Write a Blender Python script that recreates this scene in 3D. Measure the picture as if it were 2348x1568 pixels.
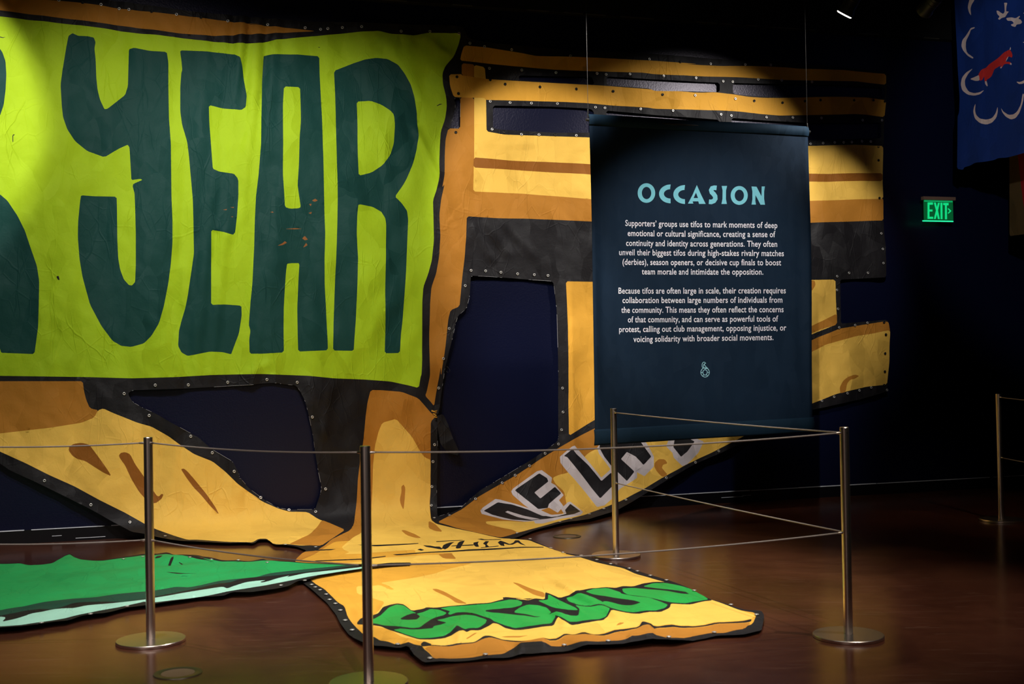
import bpy, bmesh, math, random
import numpy as np
from mathutils import Vector, Matrix
from mathutils.geometry import delaunay_2d_cdt

random.seed(4)
for o in list(bpy.data.objects):
    bpy.data.objects.remove(o, do_unlink=True)
scene = bpy.context.scene
COL = scene.collection

# ------------------------------------------------------------------ camera
IW, IH = 2348, 1568
FPX, PITCH, ROLL, CAMH = 2785.95, .01106, .01728, 1.36942
CAM = np.array([0, 0, CAMH])
cp, sp = math.cos(PITCH), math.sin(PITCH)
cr, sr = math.cos(ROLL), math.sin(ROLL)
cam = bpy.data.cameras.new('camera')
cam_o = bpy.data.objects.new('camera', cam)
COL.objects.link(cam_o)
R_ = Vector((1, 0, 0)); U_ = Vector((0, -sp, cp)); F_ = Vector((0, cp, sp))
right = R_ * cr - U_ * sr
up = R_ * sr + U_ * cr
m = Matrix((right, up, -F_)).transposed().to_4x4()
m.translation = Vector((0, 0, CAMH))
cam_o.matrix_world = m
cam.sensor_width = 36
cam.lens = 36 * FPX / IW
cam.dof.use_dof = True
cam.dof.focus_distance = 9.6
cam.dof.aperture_fstop = 4.0
scene.camera = cam_o

# ------------------------------------------------------------------ world, exposure
w = bpy.data.worlds.new('world'); scene.world = w
w.use_nodes = True
w.node_tree.nodes['Background'].inputs[0].default_value = (.6, .7, 1, 1)
w.node_tree.nodes['Background'].inputs[1].default_value = .0012
vs = scene.view_settings
vs.view_transform = 'Standard'; vs.look = 'None'; vs.gamma = 1; vs.exposure = 0
vs.use_curve_mapping = False

# ------------------------------------------------------------------ frame of the back wall
WA, WB = .30824994745, 10.438213115
_h = math.hypot(1, WA)
DS = np.array([1 / _h, WA / _h, 0.]); DN = np.array([WA / _h, -1 / _h, 0.])
W0 = np.array([0, WB, 0.])
def W(s, n, z):
    return W0 + s * DS + n * DN + np.array([0, 0, z])
def sn(P):
    q = np.asarray(P) - W0
    return q @ DS, q @ DN
def ray(px, py):
    dx, dy = px - IW / 2, py - IH / 2
    u, v = dx * cr - dy * sr, dx * sr + dy * cr
    x, y, z = u / FPX, -v / FPX, 1.
    return np.array([x, z * cp - y * sp, z * sp + y * cp])
def on_z(px, py, z=0.):
    r = ray(px, py)
    return CAM + r * ((z - CAMH) / r[2])
def on_n(px, py, n=0.):
    r = ray(px, py)
    return CAM + r * ((n - (CAM - W0) @ DN) / (r @ DN))
def on_s(px, py, s):
    r = ray(px, py)
    return CAM + r * ((s - (CAM - W0) @ DS) / (r @ DS))

# ------------------------------------------------------------------ gallery spot lamps (s, n, z) -> target
def spot(name, pos, target, power, deg, blend=.5, col=(1, .95, .89), radius=.03):
    l = bpy.data.lights.new(name, 'SPOT')
    l.energy = power; l.spot_size = math.radians(deg); l.spot_blend = blend
    l.color = col; l.shadow_soft_size = radius
    o = bpy.data.objects.new(name, l); COL.objects.link(o)
    p, t = Vector(W(*pos)), Vector(W(*target))
    o.location = p
    o.rotation_euler = (t - p).to_track_quat('-Z', 'Y').to_euler()
    return o
WARM = (1, .92, .80)
# wall washers
spot('spot_far_left', (-4.95, 2.4, 4.1), (-4.9, 0, 3.35), 290, 54, .3)
spot('spot_left', (-3.3, 2.8, 4.1), (-2.85, 0, 1.85), 225, 88, .75)
spot('spot_mid', (-2.3, 2.8, 4.1), (-1.65, 0, 2.2), 200, 72, .8)
spot('spot_mid_right', (-.45, 2.2, 4.15), (.38, 0, 2.6), 265, 52, .55)
spot('spot_wash_right', (2.9, 2.4, 4.25), (1.65, 0, 2.6), 420, 57, .8)
spot('spot_edge_right', (2.6, 2.2, 3.8), (2.85, 0, 2.25), 180, 48, .6)
spot('spot_arm', (-2.7, 3.8, 4.2), (.8, 0, .6), 640, 24, .7)
# text banner: one from the track, one from farther back
spot('spot_banner', (1.70, 2.46, 3.66), (1.12, 1.5, 2.0), 42, 70, 1.)
spot('spot_banner_front', (-1.0, 6.2, 4.3), (1.1, 1.5, 1.85), 900, 24, .7)
# floor pools, the flag, and spots added for the posts
spot('spot_floor', (-.4, 4.2, 4.4), (-.9, 2.9, 0), 680, 62, .6)
spot('spot_floor_left', (-3.2, 4.0, 4.4), (-3.4, 2.2, 0), 520, 62, .6)
spot('spot_floor_right', (1.0, 5.6, 4.4), (.1, 4.0, 0), 480, 54, .9, WARM)
spot('spot_floor_near', (-2.2, 7.2, 4.4), (-2.2, 5.4, 0), 330, 64, .8, WARM)
spot('spot_far_post_fill', (2.6, 6.2, 4.2), (3.4, 1.95, .55), 110, 24, .9, WARM)  # unseen narrow spot added to brighten the far right post
spot('spot_flag', (1.2, 5.0, 3.6), (4.2, 2.0, 3.3), 260, 40, .5, (.95, .95, 1))
spot('spot_posts_left', (-6.0, 11.0, 4.4), (-2.7, 4.3, .7), 420, 26, .8, (1, .88, .82), .15)  # this unseen pair is added behind the camera to streak the poles
spot('spot_posts_right', (-.6, 11.5, 4.4), (-1.6, 4.6, .7), 420, 30, .8, (1, .88, .82), .15)
# unseen spots added on the opposite wall, for fill and pole reflections
for k in (-9.2, -6.6):
    spot('spot_opposite_fill', (k, 11.8, 4.4), (k, 14, 2.0), 560, 76, .6, (1, .86, .78))

# ------------------------------------------------------------------ materials
def new_mat(name):
    mt = bpy.data.materials.new(name); mt.use_nodes = True
    nt = mt.node_tree
    return mt, nt, nt.nodes['Principled BSDF']
def N(nt, t, **kw):
    n = nt.nodes.new(t)
    for k, v in kw.items():
        if k in n.inputs: n.inputs[k].default_value = v
        else: setattr(n, k, v)
    return n
def L(nt, a, b): nt.links.new(a, b)
def plain(name, col, rough=.5, metal=0., spec=.5, emit=None, es=1.):
    mt, nt, b = new_mat(name)
    tc = N(nt, 'ShaderNodeTexCoord'); no = N(nt, 'ShaderNodeTexNoise', Scale=9., Detail=3.)
    L(nt, tc.outputs['Object'], no.inputs['Vector'])
    mx = N(nt, 'ShaderNodeMix', data_type='RGBA')
    mx.inputs[6].default_value = tuple(c * .9 for c in col) + (1,)
    mx.inputs[7].default_value = tuple(min(1, c * 1.1) for c in col) + (1,)
    L(nt, no.outputs[0], mx.inputs[0]); L(nt, mx.outputs[2], b.inputs['Base Color'])
    b.inputs['Roughness'].default_value = rough; b.inputs['Metallic'].default_value = metal
    b.inputs['Specular IOR Level'].default_value = spec
    if emit:
        b.inputs['Emission Color'].default_value = emit + (1,)
        b.inputs['Emission Strength'].default_value = es
    return mt
def cloth(name, col, rough=.68, spec=.18, crease=.5, var=.06, scale=1.):
    """painted canvas: uneven paint, fold creases and weave as bump"""
    mt, nt, b = new_mat(name)
    tc = N(nt, 'ShaderNodeTexCoord'); co = tc.outputs['UV']      # metres along the cloth
    n1 = N(nt, 'ShaderNodeTexNoise', noise_dimensions='2D', Scale=5., Detail=4., Roughness=.6)
    L(nt, co, n1.inputs['Vector'])
    mx = N(nt, 'ShaderNodeMix', data_type='RGBA')
    mx.inputs[6].default_value = tuple(c * (1 - var) for c in col) + (1,)
    mx.inputs[7].default_value = tuple(min(1, c * (1 + var)) for c in col) + (1,)
    L(nt, n1.outputs[0], mx.inputs[0]); L(nt, mx.outputs[2], b.inputs['Base Color'])
    b.inputs['Roughness'].default_value = rough
    b.inputs['Specular IOR Level'].default_value = spec
    # crumpled facets: every Voronoi cell is a little plane with its own tilt
    n0 = N(nt, 'ShaderNodeTexNoise', noise_dimensions='2D', Scale=2.5, Detail=2.)
    L(nt, co, n0.inputs['Vector'])
    acc = None
    for sc, rot, st, wgt in ((2.6, .35, (1.5, .55, 1), 1.), (6.5, -.5, (1.3, .7, 1), .8)):
        mp = N(nt, 'ShaderNodeMapping')
        mp.inputs['Rotation'].default_value = (0, 0, rot)
        mp.inputs['Scale'].default_value = tuple(q * sc * scale for q in st)
        L(nt, co, mp.inputs['Vector'])
        wob = N(nt, 'ShaderNodeVectorMath', operation='MULTIPLY_ADD')
        wob.inputs[1].default_value = (.7, .7, .7)
        L(nt, n0.outputs['Color'], wob.inputs[0]); L(nt, mp.outputs[0], wob.inputs[2])
        vo = N(nt, 'ShaderNodeTexVoronoi', voronoi_dimensions='2D', Scale=1.)
        L(nt, wob.outputs[0], vo.inputs['Vector'])
        fl = N(nt, 'ShaderNodeVectorMath', operation='MULTIPLY'); fl.inputs[1].default_value = (1, 1, 0)
        df = N(nt, 'ShaderNodeVectorMath', operation='SUBTRACT')
        L(nt, wob.outputs[0], df.inputs[0]); L(nt, vo.outputs['Position'], df.inputs[1])
        cc = N(nt, 'ShaderNodeVectorMath', operation='SUBTRACT'); cc.inputs[1].default_value = (.5, .5, .5)
        L(nt, vo.outputs['Color'], cc.inputs[0])
        dt = N(nt, 'ShaderNodeVectorMath', operation='DOT_PRODUCT')
        L(nt, df.outputs[0], fl.inputs[0]); L(nt, fl.outputs[0], dt.inputs[0]); L(nt, cc.outputs[0], dt.inputs[1])
        ml = N(nt, 'ShaderNodeMath', operation='MULTIPLY'); ml.inputs[1].default_value = wgt * 3.2 / sc
        L(nt, dt.outputs['Value'], ml.inputs[0])
        if acc is None: acc = ml.outputs[0]
        else:
            ad = N(nt, 'ShaderNodeMath', operation='ADD')
            L(nt, acc, ad.inputs[0]); L(nt, ml.outputs[0], ad.inputs[1]); acc = ad.outputs[0]
    # sharp straight fold lines, only here and there
    msk = N(nt, 'ShaderNodeTexNoise', noise_dimensions='2D', Scale=2.2, Detail=2.)
    L(nt, co, msk.inputs['Vector'])
    mk = N(nt, 'ShaderNodeMapRange'); mk.inputs[1].default_value = .45; mk.inputs[2].default_value = .68
    L(nt, msk.outputs[0], mk.inputs[0])
    for sc, rot, st, hgt in ((2.0, .55, (1.7, .38, 1), .042), (2.3, -.75, (1.7, .42, 1), .038), (6., .1, (1.2, .8, 1), .02)):
        mp = N(nt, 'ShaderNodeMapping')
        mp.inputs['Rotation'].default_value = (0, 0, rot)
        mp.inputs['Scale'].default_value = tuple(q * sc * scale for q in st)
        L(nt, co, mp.inputs['Vector'])
        wob = N(nt, 'ShaderNodeVectorMath', operation='MULTIPLY_ADD')
        wob.inputs[1].default_value = (.35, .35, .35)
        L(nt, n0.outputs['Color'], wob.inputs[0]); L(nt, mp.outputs[0], wob.inputs[2])
        vo = N(nt, 'ShaderNodeTexVoronoi', voronoi_dimensions='2D', feature='DISTANCE_TO_EDGE', Scale=1.)
        L(nt, wob.outputs[0], vo.inputs['Vector'])
        mr = N(nt, 'ShaderNodeMapRange', interpolation_type='SMOOTHSTEP')
        mr.inputs[1].default_value = 0; mr.inputs[2].default_value = .008 * sc
        mr.inputs[3].default_value = hgt; mr.inputs[4].default_value = 0
        L(nt, vo.outputs['Distance'], mr.inputs[0])
        ml = N(nt, 'ShaderNodeMath', operation='MULTIPLY_ADD')
        L(nt, mr.outputs[0], ml.inputs[0]); L(nt, mk.outputs[0], ml.inputs[1]); L(nt, acc, ml.inputs[2]); acc = ml.outputs[0]
    n2 = N(nt, 'ShaderNodeTexNoise', noise_dimensions='2D', Scale=30., Detail=3., Roughness=.6)
    L(nt, co, n2.inputs['Vector'])
    ml = N(nt, 'ShaderNodeMath', operation='MULTIPLY_ADD'); ml.inputs[1].default_value = .022
    L(nt, n2.outputs[0], ml.inputs[0]); L(nt, acc, ml.inputs[2])
    bp = N(nt, 'ShaderNodeBump', Strength=crease, Distance=.17)
    L(nt, ml.outputs[0], bp.inputs['Height']); L(nt, bp.outputs[0], b.inputs['Normal'])
    return mt

M = {}
M['lime'] = cloth('lime_canvas', (.41, .62, .014))
M['pine'] = cloth('pine_green_paint', (.012, .062, .055), .6, .12)
M['yellow'] = cloth('yellow_canvas', (.85, .52, .092))
M['amber'] = cloth('amber_canvas', (.72, .36, .042))
M['ochre'] = cloth('ochre_canvas', (.46, .19, .024))
M['umber'] = cloth('umber_paint', (.27, .095, .012))
M['black'] = cloth('black_canvas', (.011, .010, .012), .6, .25)
M['white'] = cloth('white_paint', (.60, .54, .56))
M['green'] = cloth('green_canvas', (.022, .37, .10))
M['leaf'] = cloth('leaf_green_paint', (.018, .36, .06), .5, .35)
M['bottle'] = cloth('bottle_green_paint', (.016, .07, .045))
M['mint'] = cloth('mint_paint', (.38, .72, .58))
M['rust'] = cloth('rust_scuff', (.30, .115, .035))
M['navy_cloth'] = cloth('navy_banner_cloth', (.0052, .0180, .040), .8, .2, .12, .12, 2.5)
M['hem'] = cloth('navy_hem_cloth', (.0065, .025, .049), .8, .2, .1, .1, 2.5)
M['blue'] = cloth('blue_flag_cloth', (.004, .030, .20), .8, .2, .3)
M['cream'] = cloth('cream_applique', (.62, .54, .55), .8, .2, .3)
M['fox'] = cloth('red_applique', (.55, .03, .03), .8, .2, .3)
M['tan'] = cloth('tan_flag_cloth', (.07, .044, .016), .8, .2, .3)
M['red'] = cloth('dark_red_flag_cloth', (.22, .004, .007), .8, .2, .3)
M['print_white'] = plain('white_print', (.86, .86, .96), .7, 0, .2)
M['print_blue'] = plain('pale_blue_print', (.20, .58, .70), .7, 0, .2)
M['print_sky'] = plain('sky_blue_print', (.35, .68, .78), .7, 0, .2)
M['eyelet'] = plain('eyelet_metal', (.58, .57, .55), .35, .6)
M['eyelet_dark'] = plain('dark_snap_metal', (.02, .018, .016), .4, .5)
M['fray'] = plain('frayed_thread', (.33, .33, .35), .8)
M['cord'] = plain('grey_cord', (.23, .19, .17), .55)
M['wire'] = plain('steel_wire', (.022, .021, .02), .5, .3)
M['lampblack'] = plain('black_lamp_metal', (.012, .012, .012), .45)
M['lens'] = plain('lamp_lens', (.8, .8, .8), .3, 0, .5, (1, .95, .85), 3.)
M['sign_metal'] = plain('sign_metal', (.30, .19, .13), .5, .4)
M['sign_panel'] = plain('sign_panel', (.004, .03, .012), .25, 0, .5, (0, .16, .04), .5)
M['sign_letter'] = plain('sign_letter', (.02, .5, .2), .4, 0, .3, (.004, .62, .19), 1.)
M['sign_edge'] = plain('sign_edge', (.05, .7, .35), .4, 0, .3, (.02, .80, .35), 1.)
M['outlet'] = plain('outlet_ring', (.055, .045, .025), .4, .4)
M['outlet_in'] = plain('outlet_insert', (.16, .10, .06), .6)

mt, nt, b = new_mat('brushed_steel')
tc = N(nt, 'ShaderNodeTexCoord'); no = N(nt, 'ShaderNodeTexNoise', Scale=3., Detail=2.)
L(nt, tc.outputs['Object'], no.inputs[0])
mr = N(nt, 'ShaderNodeMapRange'); mr.inputs[3].default_value = .27; mr.inputs[4].default_value = .30
L(nt, no.outputs[0], mr.inputs[0]); L(nt, mr.outputs[0], b.inputs['Roughness'])
b.inputs['Base Color'].default_value = (.68, .60, .55, 1); b.inputs['Metallic'].default_value = 1
M['steel'] = mt

# polished brown concrete
mt, nt, b = new_mat('polished_brown_concrete')
tc = N(nt, 'ShaderNodeTexCoord')
n1 = N(nt, 'ShaderNodeTexNoise', Scale=1.1, Detail=8., Roughness=.65, Distortion=.7)
L(nt, tc.outputs['Object'], n1.inputs['Vector'])
rp = N(nt, 'ShaderNodeValToRGB')
rp.color_ramp.elements[0].position = .3; rp.color_ramp.elements[0].color = (.040, .0115, .0065, 1)
rp.color_ramp.elements[1].position = .72; rp.color_ramp.elements[1].color = (.105, .034, .018, 1)
L(nt, n1.outputs[0], rp.inputs[0])
mp = N(nt, 'ShaderNodeMapping'); mp.inputs['Rotation'].default_value = (0, 0, .5)
mp.inputs['Scale'].default_value = (1.2, 14, 1); L(nt, tc.outputs['Object'], mp.inputs[0])
n2 = N(nt, 'ShaderNodeTexNoise', Scale=2.2, Detail=9., Roughness=.7, Distortion=1.4)
L(nt, mp.outputs[0], n2.inputs['Vector'])
sc = N(nt, 'ShaderNodeMapRange'); sc.inputs[1].default_value = .57; sc.inputs[2].default_value = .68
L(nt, n2.outputs[0], sc.inputs[0])
mx = N(nt, 'ShaderNodeMix', data_type='RGBA'); mx.inputs[7].default_value = (.15, .075, .05, 1)
sm_ = N(nt, 'ShaderNodeMath', operation='MULTIPLY'); sm_.inputs[1].default_value = .6
L(nt, sc.outputs[0], sm_.inputs[0]); L(nt, sm_.outputs[0], mx.inputs[0])
L(nt, rp.outputs[0], mx.inputs[6]); L(nt, mx.outputs[2], b.inputs['Base Color'])
mr = N(nt, 'ShaderNodeMapRange'); mr.inputs[3].default_value = .12; mr.inputs[4].default_value = .26
L(nt, n1.outputs[0], mr.inputs[0]); L(nt, mr.outputs[0], b.inputs['Roughness'])
b.inputs['Specular IOR Level'].default_value = .5
n3 = N(nt, 'ShaderNodeTexNoise', Scale=7., Detail=3.); L(nt, tc.outputs['Object'], n3.inputs['Vector'])
bp = N(nt, 'ShaderNodeBump', Strength=.05, Distance=.01)
L(nt, n3.outputs[0], bp.inputs['Height']); L(nt, bp.outputs[0], b.inputs['Normal'])
M['floor'] = mt

# navy rolled wall paint
mt, nt, b = new_mat('navy_wall_paint')
tc = N(nt, 'ShaderNodeTexCoord')
n1 = N(nt, 'ShaderNodeTexNoise', Scale=70., Detail=4.); L(nt, tc.outputs['Object'], n1.inputs['Vector'])
bp = N(nt, 'ShaderNodeBump', Strength=.35, Distance=.004)
L(nt, n1.outputs[0], bp.inputs['Height']); L(nt, bp.outputs[0], b.inputs['Normal'])
n2 = N(nt, 'ShaderNodeTexNoise', Scale=1.5, Detail=3.); L(nt, tc.outputs['Object'], n2.inputs['Vector'])
mx = N(nt, 'ShaderNodeMix', data_type='RGBA')
mx.inputs[6].default_value = (.0017, .0032, .0165, 1); mx.inputs[7].default_value = (.0023, .0042, .022, 1)
L(nt, n2.outputs[0], mx.inputs[0]); L(nt, mx.outputs[2], b.inputs['Base Color'])
b.inputs['Specular Tint'].default_value = (.94, .88, 1, 1)
b.inputs['Roughness'].default_value = .35; b.inputs['Specular IOR Level'].default_value = .36
M['wall'] = mt
M['black_paint'] = plain('black_ceiling_paint', (.0035, .0032, .003), .7, 0, .25)
M['base_paint'] = plain('black_baseboard_paint', (.004, .0042, .006), .3, 0, .5)
M['chip'] = plain('worn_edge_paint', (.72, .75, .82), .5)

# ------------------------------------------------------------------ object helpers
def tag(o, label=None, cat=None, group=None, kind=None):
    if label: o['label'] = label
    if cat: o['category'] = cat
    if group: o['group'] = group
    if kind: o['kind'] = kind
    return o
def empty(name, loc, label=None, cat=None, group=None):
    o = bpy.data.objects.new(name, None); COL.objects.link(o)
    o.location = loc; o.empty_display_size = .1
    return tag(o, label, cat, group)
def world_loc(o):
    v = Vector(o.location)
    while o.parent: o = o.parent; v += o.location
    return v
def obj(name, verts, faces, mats, parent=None, midx=None, smooth=False):
    """verts in world coordinates; parents are never rotated"""
    me = bpy.data.meshes.new(name)
    off = world_loc(parent) if parent else Vector((0, 0, 0))
    me.from_pydata([tuple(Vector(v) - off) for v in verts], [], [tuple(f) for f in faces])
    if not isinstance(mats, (list, tuple)): mats = [mats]
    for x in mats: me.materials.append(x)
    if midx is not None: me.polygons.foreach_set('material_index', list(midx))
    if smooth: me.polygons.foreach_set('use_smooth', [True] * len(me.polygons))
    me.update()
    o = bpy.data.objects.new(name, me); COL.objects.link(o)
    if parent: o.parent = parent
    return o
def cloth_uv(o):
    """lay the cloth out flat in metres: along the wall (or across it, for flags) by height, running on over the floor"""
    me = o.data; n = len(me.vertices)
    co = np.empty(n * 3); me.vertices.foreach_get('co', co); co = co.reshape(-1, 3)
    q = co + np.array(world_loc(o)) - W0
    a, c = q @ DS, q @ DN
    u, v = (a, q[:, 2] - c) if np.ptp(a) > .12 else (c, q[:, 2])
    li = np.empty(len(me.loops), np.int32); me.loops.foreach_get('vertex_index', li)
    uv = me.uv_layers.new(name='cloth')
    uv.data.foreach_set('uv', np.stack([u[li], v[li]], 1).ravel().astype(np.float32))
    return o
class MB:
    def __init__(s): s.v = []; s.f = []
    def add(s, v, f):
        k = len(s.v); s.v += [tuple(x) for x in v]; s.f += [[i + k for i in q] for q in f]; return s
    def box8(s, P):
        return s.add(P, [(0, 3, 2, 1), (4, 5, 6, 7), (0, 1, 5, 4), (1, 2, 6, 5), (2, 3, 7, 6), (3, 0, 4, 7)])
    def wbox(s, s0, s1, n0, n1, z0, z1):
        return s.box8([W(s0, n1, z0), W(s1, n1, z0), W(s1, n0, z0), W(s0, n0, z0),
                       W(s0, n1, z1), W(s1, n1, z1), W(s1, n0, z1), W(s0, n0, z1)])
    def lathe(s, c, axis, prof, seg=32):
        """prof: (radius, height) along axis from c"""
        a = Vector(axis).normalized(); u = a.orthogonal().normalized(); v = a.cross(u)
        c = Vector(c); vs_ = []; fs = []
        for r, h in prof:
            for i in range(seg):
                t = 2 * math.pi * i / seg
                vs_.append(c + a * h + (u * math.cos(t) + v * math.sin(t)) * r)
        for j in range(len(prof) - 1):
            for i in range(seg):
                k = (i + 1) % seg
                fs.append((j * seg + i, j * seg + k, (j + 1) * seg + k, (j + 1) * seg + i))
        fs.append(tuple(range(seg))[::-1]); fs.append(tuple((len(prof) - 1) * seg + i for i in range(seg)))
        return s.add(vs_, fs)
    def tube(s, pts, r, seg=8):
        pts = [Vector(p) for p in pts]; vs_ = []; fs = []
        for i, p in enumerate(pts):
            d = (pts[min(i + 1, len(pts) - 1)] - pts[max(i - 1, 0)]).normalized()
            u = d.orthogonal() if abs(d.z) > .9 else d.cross(Vector((0, 0, 1)))
            u.normalize(); v = d.cross(u)
            for k in range(seg):
                t = 2 * math.pi * k / seg
                vs_.append(p + (u * math.cos(t) + v * math.sin(t)) * r)
        for j in range(len(pts) - 1):
            for k in range(seg):
                q = (k + 1) % seg
                fs.append((j * seg + k, j * seg + q, (j + 1) * seg + q, (j + 1) * seg + k))
        fs.append(tuple(range(seg))[::-1]); fs.append(tuple((len(pts) - 1) * seg + k for k in range(seg)))
        return s.add(vs_, fs)
    def build(s, name, mat, parent=None, smooth=False):
        o = obj(name, s.v, s.f, mat, parent, None, smooth)
        return o
def autosmooth(o, deg=35):
    me = o.data
    bm = bmesh.new(); bm.from_mesh(me)
    bmesh.ops.recalc_face_normals(bm, faces=bm.faces)
    for f in bm.faces: f.smooth = True
    for e in bm.edges:
        if len(e.link_faces) == 2 and e.calc_face_angle(0) > math.radians(deg): e.smooth = False
    bm.to_mesh(me); bm.free()
    return o

# ------------------------------------------------------------------ traced outlines
ZK = {'a': (0, 0, 3.485), 'b': (550, 0, 3.485), 'c': (0, 420, 3.485), 'd': (550, 420, 3.485),
      'e': (0, 840, 3.485), 'f': (550, 840, 3.485), 'g': (900, 840, 3.485), 'h': (1300, 840, 3.485),
      'i': (1000, 0, 3.485), 'j': (1500, 0, 3.485), 'p': (0, 1200, 4.261), 'r': (450, 1180, 4.182),
      't': (680, 1200, 4.26), 'u': (1100, 1180, 3.354), 'v': (1840, 250, 2.24), 'w': (1000, 1170, 7.3375),
      'x': (820, 1320, 5.59), 'y': (1180, 1300, 4.048), 'z': (320, 1250, 3.669),
      'F': (1940, 0, 5.125), 'G': (2048, 280, 5.227), 'X': (2090, 440, 19.6), 'O': (1340, 400, 3.563),
      'E': (1560, 800, 17.42), '.': (0, 0, 1.)}
def T(s):
    """'k x,y x,y ... k x,y' -> list of points; k names the patch the numbers were read in"""
    out = []; z = ZK['.']
    for t in s.split():
        if ',' in t:
            x, y = map(float, t.split(',')); out.append((z[0] + x / z[2], z[1] + y / z[2]))
        else: z = ZK[t]
    return out
def chaikin(p, r=.18):
    o = []
    for i in range(len(p)):
        a, c = p[i], p[(i + 1) % len(p)]
        q = min(r, 4. / (math.hypot(c[0] - a[0], c[1] - a[1]) + 1e-9))
        o.append((a[0] + (c[0] - a[0]) * q, a[1] + (c[1] - a[1]) * q))
        o.append((a[0] + (c[0] - a[0]) * (1 - q), a[1] + (c[1] - a[1]) * (1 - q)))
    return o
def stroke(pts, wd, closed=False):
    """outline polygon of a polyline with width"""
    P = [np.array(p, float) for p in pts]; Lf = []; Rt = []; n = len(P)
    for i in range(n):
        a = P[(i - 1) % n] if closed or i > 0 else P[i]
        c = P[(i + 1) % n] if closed or i < n - 1 else P[i]
        d = (c - a) / (np.linalg.norm(c - a) + 1e-9); q = np.array([-d[1], d[0]]) * wd / 2
        Lf.append(tuple(P[i] + q)); Rt.append(tuple(P[i] - q))
    return Lf, Rt
def inside(poly, X, Y):
    r = np.zeros(len(X), bool); n = len(poly)
    xs = [p[0] for p in poly]; ys = [p[1] for p in poly]
    bb = (X >= min(xs)) & (X <= max(xs)) & (Y >= min(ys)) & (Y <= max(ys))
    idx = np.nonzero(bb)[0]
    if not len(idx): return r
    x, y = X[idx], Y[idx]; q = np.zeros(len(idx), bool)
    for i in range(n):
        x0, y0 = poly[i]; x1, y1 = poly[(i + 1) % n]
        if y0 == y1: continue
        c = ((y0 > y) != (y1 > y)) & (x < (x1 - x0) * (y - y0) / (y1 - y0) + x0)
        q ^= c
    r[idx] = q
    return r
def paint(regions, spacing=None, smooth=.18, dense=None):
    """regions: [(polygon, tag)] painted one over the other; first is the outline; tag None cuts a hole.
    Returns points and {tag: triangles}"""
    soft = {'lettering': .05, 'scrawl': .1, 'floor_letters': .14}
    polys = [(chaikin(p, soft.get(t[0], .11 if t[0][:6] == 'letter' else smooth) if isinstance(t, tuple) else smooth) if smooth else p, t) for p, t in regions]
    V = []; Ed = []
    for p, t in polys:
        k = len(V); n = len(p)
        # keep edges no longer than the grid spacing
        q = []
        for i in range(n):
            a, c = p[i], p[(i + 1) % n]
            d = math.hypot(c[0] - a[0], c[1] - a[1])
            m_ = max(1, int(d / (spacing * 1.5))) if spacing else 1
            for j in range(m_): q.append((a[0] + (c[0] - a[0]) * j / m_, a[1] + (c[1] - a[1]) * j / m_))
        V += q; n = len(q)
        Ed += [(k + i, k + (i + 1) % n) for i in range(n)]
    o = polys[0][0]
    if spacing:
        xs = np.arange(min(p[0] for p in o), max(p[0] for p in o), spacing)
        ys = np.arange(min(p[1] for p in o), max(p[1] for p in o), spacing * .87)
        gx, gy = np.meshgrid(xs, ys); gx = gx + (np.arange(len(ys)) % 2)[:, None] * spacing / 2
        gx, gy = gx.ravel(), gy.ravel()
        if dense:     # finer grid in a box (x0, y0, x1, y1, step)
            x0, y0, x1, y1, st = dense
            q_ = (gx > x0) & (gx < x1) & (gy > y0) & (gy < y1)
            hx, hy = np.meshgrid(np.arange(x0, x1, st), np.arange(y0, y1, st * .62))
            hx = hx + (np.arange(hx.shape[0]) % 2)[:, None] * st / 2
            gx, gy = np.concatenate([gx[~q_], hx.ravel()]), np.concatenate([gy[~q_], hy.ravel()])
        k_ = inside(o, gx, gy)
        for p, t in polys:
            if t is None: k_ &= ~inside(p, gx, gy)
        V += list(zip(gx[k_].tolist(), gy[k_].tolist()))
    res = delaunay_2d_cdt([Vector(v) for v in V], Ed, [], 0, 1e-4)
    P = np.array([(v.x, v.y) for v in res[0]]); Fc = np.array([f for f in res[2] if len(f) == 3])
    C = P[Fc].mean(1)
    tg = np.full(len(Fc), -1)
    tags = []
    for p, t in polys:
        if t not in tags: tags.append(t)
        tg[inside(p, C[:, 0], C[:, 1])] = tags.index(t)
    tg[~inside(o, C[:, 0], C[:, 1])] = -1
    return P, {t: Fc[tg == i] for i, t in enumerate(tags) if t is not None}
def painted_obj(name, P3, groups, parent=None, smooth=True):
    """groups: {material key: triangles} -> one mesh with several materials"""
    fs = []; mi = []; keys = [k for k in groups if len(groups[k])]
    for i, k in enumerate(keys): fs += groups[k].tolist(); mi += [i] * len(groups[k])
    fa = np.array(fs); used, inv = np.unique(fa.ravel(), return_inverse=True)
    fa = inv.reshape(-1, 3)
    P = P3[used]
    # make the faces look at the camera
    nrm = np.cross(P[fa[:, 1]] - P[fa[:, 0]], P[fa[:, 2]] - P[fa[:, 0]])
    flip = ((P[fa].mean(1) - CAM) * nrm).sum(1) > 0
    fa[flip] = fa[flip][:, ::-1]
    return cloth_uv(obj(name, P.tolist(), fa.tolist(), [M[k] for k in keys], parent, mi, smooth))
def vnoise(x, y, seed=0):
    xi, yi = np.floor(x), np.floor(y); fx, fy = x - xi, y - yi
    fx = fx * fx * (3 - 2 * fx); fy = fy * fy * (3 - 2 * fy)
    def h(a, c):
        q = np.sin(a * 127.1 + c * 311.7 + seed * 74.7) * 43758.5453
        return q - np.floor(q)
    return (h(xi, yi) * (1 - fx) + h(xi + 1, yi) * fx) * (1 - fy) + (h(xi, yi + 1) * (1 - fx) + h(xi + 1, yi + 1) * fx) * fy

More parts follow.
